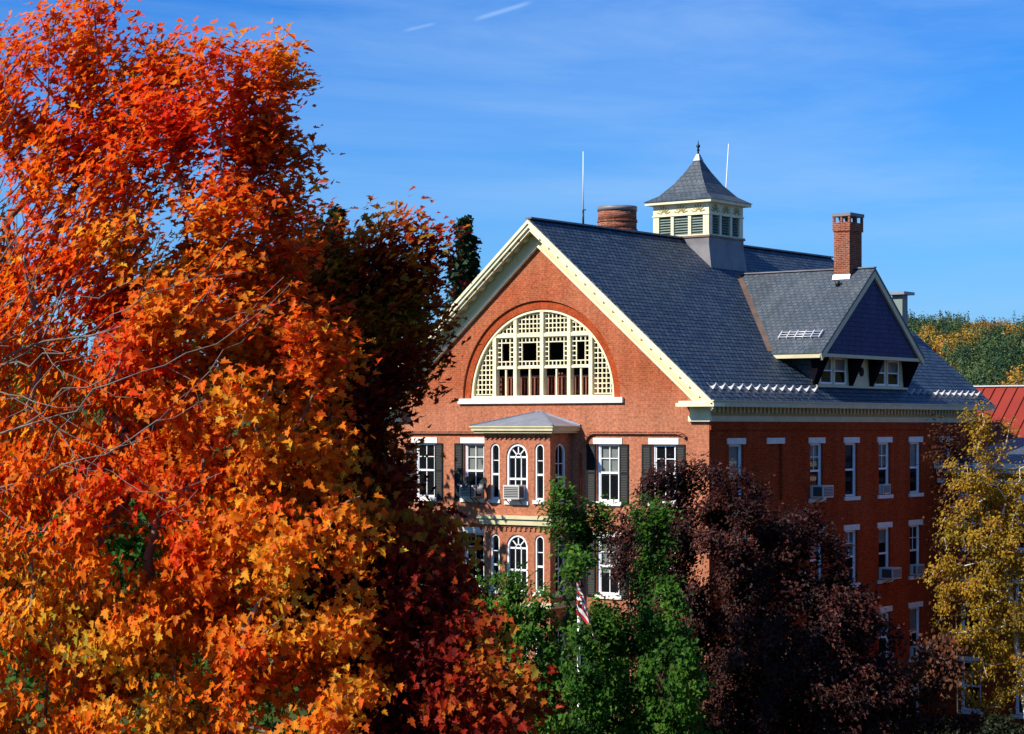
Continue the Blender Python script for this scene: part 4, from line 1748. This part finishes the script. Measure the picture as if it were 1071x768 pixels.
big_maple = leafy_tree('maple_tree', 'bright orange and red maple filling the left side in full sun', b1, (b1[0] + 0.2, b1[1], 10.3), ells, 1200, 90000, 0.15, 0.108, MAPLE, OR, 11, M['leaf'], M['bark'],
           0.006, 0.20, tint1, shell=0.6, bare=0.1, vamp=0.15)
# long leafless limbs sweeping out of its sunny side
rngb = np.random.default_rng(77)
bell = [O(40, 280, -1.35, 150, 120, 0.3), O(130, 400, -1.5, 150, 70, 0.3), O(200, 280, -1.2, 130, 90, 0.3), O(20, 110, -1.2, 60, 110, 0.4), O(100, 520, -1.7, 160, 50, 0.3)]
for bqx, bqy, tpx, tpy, dd_ in ((-120, 760, -60, 560, -1.0), (-130, 640, -50, 430, -0.8), (-90, 500, -40, 300, -0.8)):
    b_, t_ = O(bqx, bqy, dd_, 1, 1, 1)[0], O(tpx, tpy, dd_ - 0.3, 1, 1, 1)[0]
    A_, par_, tips_, ntr_ = grow(b_, t_, ell_points(bell, 60, rngb, 0.4), 0.75, 0.3, 0.05, rngb)
    branch_mesh('bare_limb', A_, par_, tips_, ntr_, 0.0035, 0.022, M['bark'], big_maple, np.array(big_maple.location))
# -- maple behind, crimson
CR = [(0.09, 0.005, 0.003), (0.20, 0.010, 0.004), (0.34, 0.018, 0.005), (0.48, 0.07, 0.01), (0.62, 0.19, 0.015), (0.36, 0.22, 0.02), (0.16, 0.15, 0.02)]
D2 = 26.3
ells = [E(422, 268, D2, 52, 44, 0.7), E(372, 308, D2 + 0.3, 64, 54, 0.9), E(448, 318, D2 + 0.2, 40, 32, 0.6), E(400, 370, D2, 52, 52, 0.9), E(345, 420, D2, 65, 100, 1.0),
        E(418, 395, D2 + 0.2, 34, 28, 0.5), E(370, 495, D2 - 0.6, 62, 80, 1.0), E(418, 585, D2 - 1.6, 58, 52, 0.9), E(442, 645, 23.6, 48, 48, 0.7), E(458, 705, 23.2, 62, 58, 0.8), E(385, 640, D2 - 2, 80, 110, 1.1), E(505, 750, 23.0, 58, 50, 0.7), E(430, 830, 23.2, 130, 80, 1.0),
        E(300, 330, D2 + 0.5, 80, 110, 0.9)]
b2 = at(330, 447, D2 + 0.9)


def tint2(P):
    return -0.12 + 0.30 * vnoise(P, 1.9, 55) - 0.13 * np.clip(10.8 - P[:, 2], 0, 1.6)


leafy_tree('maple_tree', 'dark crimson maple overlapping the left edge of the hall', b2, (b2[0], b2[1], 9.6), ells, 760, 52000, 0.18, 0.115, MAPLE, CR, 23, M['leaf'], M['bark_dark'],
           0.006, 0.18, tint2, shell=0.6)

# -- green tree in front of the bay
GR = [(0.018, 0.055, 0.008), (0.035, 0.105, 0.011), (0.062, 0.16, 0.016), (0.10, 0.22, 0.022), (0.17, 0.27, 0.03)]
DG = 66.0
ells = [E(578, 518, DG, 13, 20, 0.6), E(588, 540, DG, 11, 22, 0.6), E(606, 575, DG, 17, 34, 0.8), E(622, 518, DG + 0.4, 15, 16, 0.6), E(618, 545, DG + 0.4, 15, 26, 0.6), E(628, 655, DG + 1.2, 36, 26, 1.1),
        E(560, 680, DG, 52, 42, 1.4), E(640, 690, DG + 0.8, 50, 45, 1.3), E(600, 745, DG - 0.5, 85, 50, 1.8), E(535, 745, DG, 45, 45, 1.4), E(488, 604, DG + 1, 30, 22, 0.9),
        E(535, 608, DG + 0.6, 26, 17, 0.9), E(560, 622, DG + 0.4, 26, 22, 0.9), E(520, 650, DG, 32, 36, 1.0),
        E(500, 645, DG, 32, 30, 0.9), E(545, 650, DG, 30, 26, 0.9), E(600, 588, DG - 1.6, 15, 15, 0.4), E(603, 656, DG - 1.6, 18, 11, 0.4), E(602, 712, DG - 1.8, 22, 18, 0.5), E(604, 752, DG - 1.8, 24, 22, 0.5)]
bg_ = at(600, 447, DG + 0.4)
leafy_tree('maple_tree', 'green leafy tree growing up in front of the brick bay', bg_, (bg_[0], bg_[1], 4.5), ells, 460, 33000, 0.19, 0.16, TRI, GR, 31, M['leaf'], M['bark_dark'],
           0.008, 0.18, None, shell=0.6, jit=0.3)
ells = [E(680, 540, DG + 1, 20, 24, 0.8), E(676, 590, DG + 1, 17, 40, 0.8), E(690, 560, DG + 1, 14, 22, 0.6), E(692, 645, DG, 24, 38, 1.0), E(705, 715, DG - 0.5, 38, 50, 1.3), E(690, 780, DG, 60, 50, 1.6)]
bg2 = at(705, 447, DG + 0.8)
leafy_tree('maple_tree', 'slender green tree between the flag and the purple tree', bg2, (bg2[0], bg2[1], 4.0), ells, 230, 14000, 0.18, 0.16, TRI, GR, 37, M['leaf'], M['bark_dark'],
           0.008, 0.12, None, shell=0.6)

# -- purple tree before the flank
PU = [(0.009, 0.003, 0.002), (0.017, 0.0045, 0.003), (0.031, 0.007, 0.005), (0.060, 0.014, 0.009), (0.14, 0.045, 0.028)]
DP = 72.0
ells = [E(735, 500, DP, 42, 44, 1.4), E(700, 512, DP + 0.4, 30, 30, 1.0), E(930, 765, DP, 60, 45, 1.5), E(990, 785, DP + 1, 60, 40, 1.2), E(690, 540, DP + 0.5, 45, 45, 1.4), E(650, 560, DP + 0.9, 28, 36, 0.8), E(785, 530, DP, 42, 44, 1.5), E(750, 580, DP - 0.6, 95, 60, 2.2), E(840, 580, DP, 40, 45, 1.5), E(660, 580, DP + 0.8, 36, 50, 1.2),
        E(800, 660, DP - 0.8, 110, 70, 2.4), E(885, 640, DP, 40, 45, 1.5), E(840, 740, DP - 1, 120, 60, 2.5), E(720, 690, DP, 70, 90, 1.8), E(915, 700, DP, 35, 50, 1.5), E(650, 680, DP + 2, 40, 70, 1.4), E(780, 810, DP, 150, 50, 2.5), E(800, 720, DP + 3.5, 130, 80, 1.5), E(880, 720, DP + 3, 60, 60, 1.2)]
bp_ = at(780, 447, DP + 0.5)
leafy_tree('purple_maple', 'big dark purple leaved tree before the shaded flank of the hall', bp_, (bp_[0], bp_[1], 4.6), ells, 680, 125000, 0.24, 0.15, TRI, PU, 41, M['leaf_dull'], M['bark_dark'],
           0.012, 0.28, None, shell=0.65)

# -- birch
BI = [(0.12, 0.08, 0.012), (0.24, 0.16, 0.018), (0.38, 0.25, 0.024), (0.50, 0.32, 0.03), (0.46, 0.22, 0.022), (0.18, 0.16, 0.022)]
DB = 74.0
ells = [E(1020, 440, DB, 14, 28, 0.5), E(1042, 455, DB, 20, 26, 0.6), E(1014, 500, DB, 26, 36, 0.8), E(1050, 520, DB, 36, 46, 0.9), E(1002, 550, DB, 20, 32, 0.7), E(1030, 580, DB, 44, 56, 1.0), E(1078, 600, DB, 44, 76, 1.0),
        E(1018, 645, DB, 38, 44, 0.9), E(1062, 680, DB, 44, 50, 1.0), E(1030, 722, DB, 24, 28, 0.6), E(985, 606, DB, 22, 16, 0.4), E(990, 560, DB, 12, 20, 0.4), E(1110, 540, DB, 40, 90, 0.9)]
bb = at(1092, 447, DB)
leafy_tree('birch_tree', 'golden yellow birch with white limbs at the right edge', bb, at(1045, 545, DB), ells, 430, 29000, 0.17, 0.115, DIAM, BI, 53, M['leaf'], M['bark_birch'],
           0.008, 0.12, None, droop=0.9, shell=0.5, bf=0.12, wob=0.06)
RU = [(0.03, 0.010, 0.007), (0.06, 0.018, 0.009), (0.11, 0.036, 0.014), (0.17, 0.07, 0.02)]
DU = 80.0
ells = [E(985, 462, DU, 20, 22, 0.7), E(1000, 480, DU, 26, 30, 0.9), E(980, 690, DU - 8, 28, 26, 0.9), E(960, 720, DU - 8, 34, 30, 1.0), E(1000, 560, DU, 25, 80, 0.9)]
bu = at(1000, 447, DU)
leafy_tree('russet_tree', 'thin russet leaved tree between the hall corner and the birch', bu, at(1000, 640, DU), ells, 120, 3200, 0.25, 0.17, DIAM, RU, 59, M['leaf_dull'], M['bark_dark'],
           0.006, 0.03, None, shell=0.4, bf=0.2)

SH = [(0.006, 0.010, 0.004), (0.012, 0.020, 0.006), (0.022, 0.032, 0.010)]
# -- dark shrubs along the foot of the hall
for k, (px, py, d_, rx, lab) in enumerate(((960, 772, 82, 60, 'dark green shrub at the foot of the flank near the birch'), (1040, 772, 82, 60, 'dark green shrub under the birch'), (880, 795, 80, 50, 'dark green shrub under the purple tree'))):
    b = at(px, 447, d_)
    ells = [E(px, py, d_, rx, 26, 1.2), E(px - 25, py + 12, d_, rx * 0.6, 24, 1.0)]
    leafy_tree('shrub', lab, b, (b[0], b[1], 0.9), ells, 80, 4500, 0.22, 0.16, DIAM, SH, 70 + k, M['leaf_dull'], M['bark_dark'], 0.008, 0.05, None, cat='shrub', group='shrubs at the foot of the hall')


# -- green trees beyond the maples on the left
for k, (px, py, d_, rx, ry, lab) in enumerate(((60, 470, 72, 150, 170, 'dark green tree glimpsed through the orange maple'), (250, 480, 84, 130, 170, 'dark green tree behind the seam between the two maples'), (-90, 440, 90, 150, 180, 'dark green tree beyond the left edge of the orange maple'), (380, 560, 95, 90, 120, 'dark green tree behind the crimson maple'))):
    b = at(px, 447, d_)
    ells = [E(px, py, d_, rx, ry, 3.0), E(px + 40, py + 110, d_, rx, ry * 0.8, 3.0), E(px - 40, py + 160, d_ - 1, rx, ry * 0.8, 3.0)]
    leafy_tree('leafy_tree', lab, b, (b[0], b[1], 5.0), ells, 160, 7500, 0.5, 0.36, TRI, GR[:4], 170 + k, M['leaf'], M['bark_dark'], 0.02, 0.25, None, group='green trees behind the maples')


# -- conifers beyond the hall
def conifer(label, px, ytop, dist, rad, seed, n=16000, group='dark conifers beyond the hall'):
    rng = np.random.default_rng(seed)
    top = at(px, ytop, dist)
    gz = float(ground_z(top[0], top[1]))
    H = top[2] - gz
    base = np.array([top[0], top[1], gz])
    root = thing('pine_tree', label, 'tree', base, 0, group)
    m = MB()
    m.tube([(0, 0, -0.2), (0.1, 0, H * 0.5), (0, 0, H * 0.98)], [0.32, 0.2, 0.03], 8)
    m.build('trunk', M['bark_dark'], root)
    nb = 190
    hb = np.sort(rng.uniform(0.12, 1.0, nb))
    az = rng.uniform(0, 2 * math.pi, nb)
    lb = rad * (1.01 - hb) ** 0.85 * rng.uniform(0.5, 1.2, nb) + 0.12
    bi = rng.integers(0, nb, n)
    t = rng.uniform(0.1, 1.0, n) ** 0.7
    r = lb[bi] * t
    dirs = np.stack([np.cos(az[bi]), np.sin(az[bi]), np.zeros(n)], 1)
    P = base + dirs * r[:, None] + UP * (hb[bi] * H + 0.25 * r - 0.06 * r * r)[:, None] + rng.normal(size=(n, 3)) * 0.16
    nrm = UP + rng.normal(size=(n, 3)) * 0.5
    nrm /= np.linalg.norm(nrm, axis=1, keepdims=True)
    c = palette_pick(rng.uniform(0, 1, n), [(0.008, 0.022, 0.010), (0.018, 0.045, 0.016), (0.035, 0.07, 0.022)], rng)
    leaf_mesh('crown', P, nrm, dirs + rng.normal(size=(n, 3)) * 0.5, rng.uniform(0.2, 0.5, n), c, DIAM, M['needle'], root, base)


conifer('dark pine showing over the crimson maple left of the gable', 352, 222, 125, 4.2, 81)
conifer('dark pine behind the left slope of the hall roof', 486, 232, 118, 3.8, 82)
conifer('dark pine glimpsed between the two maples', 296, 236, 130, 4.2, 83)
conifer('dark pine half hidden behind the crimson maple', 405, 268, 122, 3.2, 84)

for k, (x, y, h_) in enumerate(((27, 2, 21), (29, 9, 24), (26.5, 15.5, 20), (33, 5, 25), (32, -5, 22))):  # out of view, added to keep sky light off the side wall
    q = np.array([x, y, 0.0]) - CAM
    zz = q @ V
    conifer('unseen pine added to block sky light from the side wall', CX + F * (q @ RT) / zz, HZ - F * (h_ - EYE) / zz, zz, 4.6, 300 + k, 9000, 'unseen pines added to shade the side wall')


# -- wooded hillside: reads as one mass
def hill_forest(name, label, spots, pal, seed, size):
    """spots: arrays x, y, height, radius, palette value"""
    rng = np.random.default_rng(seed)
    Ps, Ns, Ts, Cs, Ss = [], [], [], [], []
    for (x, y, h, r, v, n, conic) in spots:
        gz = float(ground_z(x, y))
        d = rng.normal(size=(n, 3))
        d /= np.linalg.norm(d, axis=1, keepdims=True)
        d[:, 2] = np.where(d[:, 2] < -0.3, -d[:, 2], d[:, 2])
        rr = rng.uniform(0.7, 1.08, n)[:, None]
        if conic:
            t = rng.uniform(0, 1, n) ** 0.6
            az = rng.uniform(0, 6.283, n)
            q = np.stack([np.cos(az) * r * t, np.sin(az) * r * t, h * (1 - 0.85 * t)], 1) + rng.normal(size=(n, 3)) * 0.25
            P = np.array([x, y, gz]) + q
            nn = np.stack([np.cos(az), np.sin(az), np.full(n, 0.8)], 1)
        else:
            lump = 1 + 0.22 * np.sin(d @ rng.normal(size=3) * 4 + rng.uniform(0, 6)) + 0.15 * np.sin(d @ rng.normal(size=3) * 8)
            P = np.array([x, y, gz + h * 0.58]) + d * rr * lump[:, None] * np.array([r, r, h * 0.45])
            nn = d.copy()
        nn = nn + rng.normal(size=(n, 3)) * 0.25
        nn /= np.linalg.norm(nn, axis=1, keepdims=True)
        c = palette_pick(np.full(n, v) + rng.normal(size=n) * 0.04, pal, rng, 0.10)
        Ps.append(P)
        Ns.append(nn)
        Ts.append(rng.normal(size=(n, 3)))
        Cs.append(c)
        Ss.append(size * rng.uniform(0.6, 1.3, n))
    P = np.vstack(Ps)
    o = leaf_mesh(name, P, np.vstack(Ns), np.vstack(Ts), np.concatenate(Ss), np.vstack(Cs), DIAM, M['needle'], None, (0, 0, 0))
    tag(o, label, 'forest', kind='stuff')


rng = np.random.default_rng(5)
FPAL = [(0.016, 0.042, 0.020), (0.028, 0.068, 0.026), (0.05, 0.10, 0.03), (0.09, 0.13, 0.035), (0.20, 0.17, 0.03)]
APAL = [(0.22, 0.13, 0.02), (0.36, 0.22, 0.025), (0.48, 0.26, 0.025), (0.52, 0.17, 0.02)]
gsp, asp = [], []
for k in range(2600):
    d = 200 + 600 * rng.uniform(0, 1) ** 0.8
    px = rng.uniform(840, 1240)
    q = at(px, 447, d)
    z = float(ground_z(q[0], q[1]))
    py = 447 - (z + 6 - EYE) / d * F
    band = 352 + 8 * math.sin(px / 17.0)
    auto = (abs(py - band) < 7 and 965 < px < 1070 and rng.uniform() < 0.9)
    auto = auto or (py > 388 and px > 1042 and rng.uniform() < 0.7) or rng.uniform() < 0.02
    h = rng.uniform(6.5, 10.5)
    r = rng.uniform(1.9, 3.4)
    if auto:
        asp.append((q[0], q[1], h * 0.85, r, rng.uniform(0.05, 0.95), 150, False))
    else:
        con = rng.uniform() < 0.45
        gsp.append((q[0], q[1], h * (1.25 if con else 1), r * (0.75 if con else 1), rng.uniform(0.0, 0.85), 150, con))
for k in range(1300):      # left of the hall and behind it
    d = rng.uniform(190, 860)
    px = rng.uniform(-900, 840) if k % 5 else rng.uniform(1240, 1900)
    q = at(px, 447, d)
    gsp.append((q[0], q[1], rng.uniform(8, 12), rng.uniform(3.5, 5.5), rng.uniform(0, 0.85), 60, rng.uniform() < 0.4))
hill_forest('hillside_forest', 'dark green mixed forest covering the far hillside', gsp, FPAL, 61, 0.6)
hill_forest('autumn_woods', 'orange and gold autumn trees in a band across the far hillside', asp, APAL, 62, 0.6)
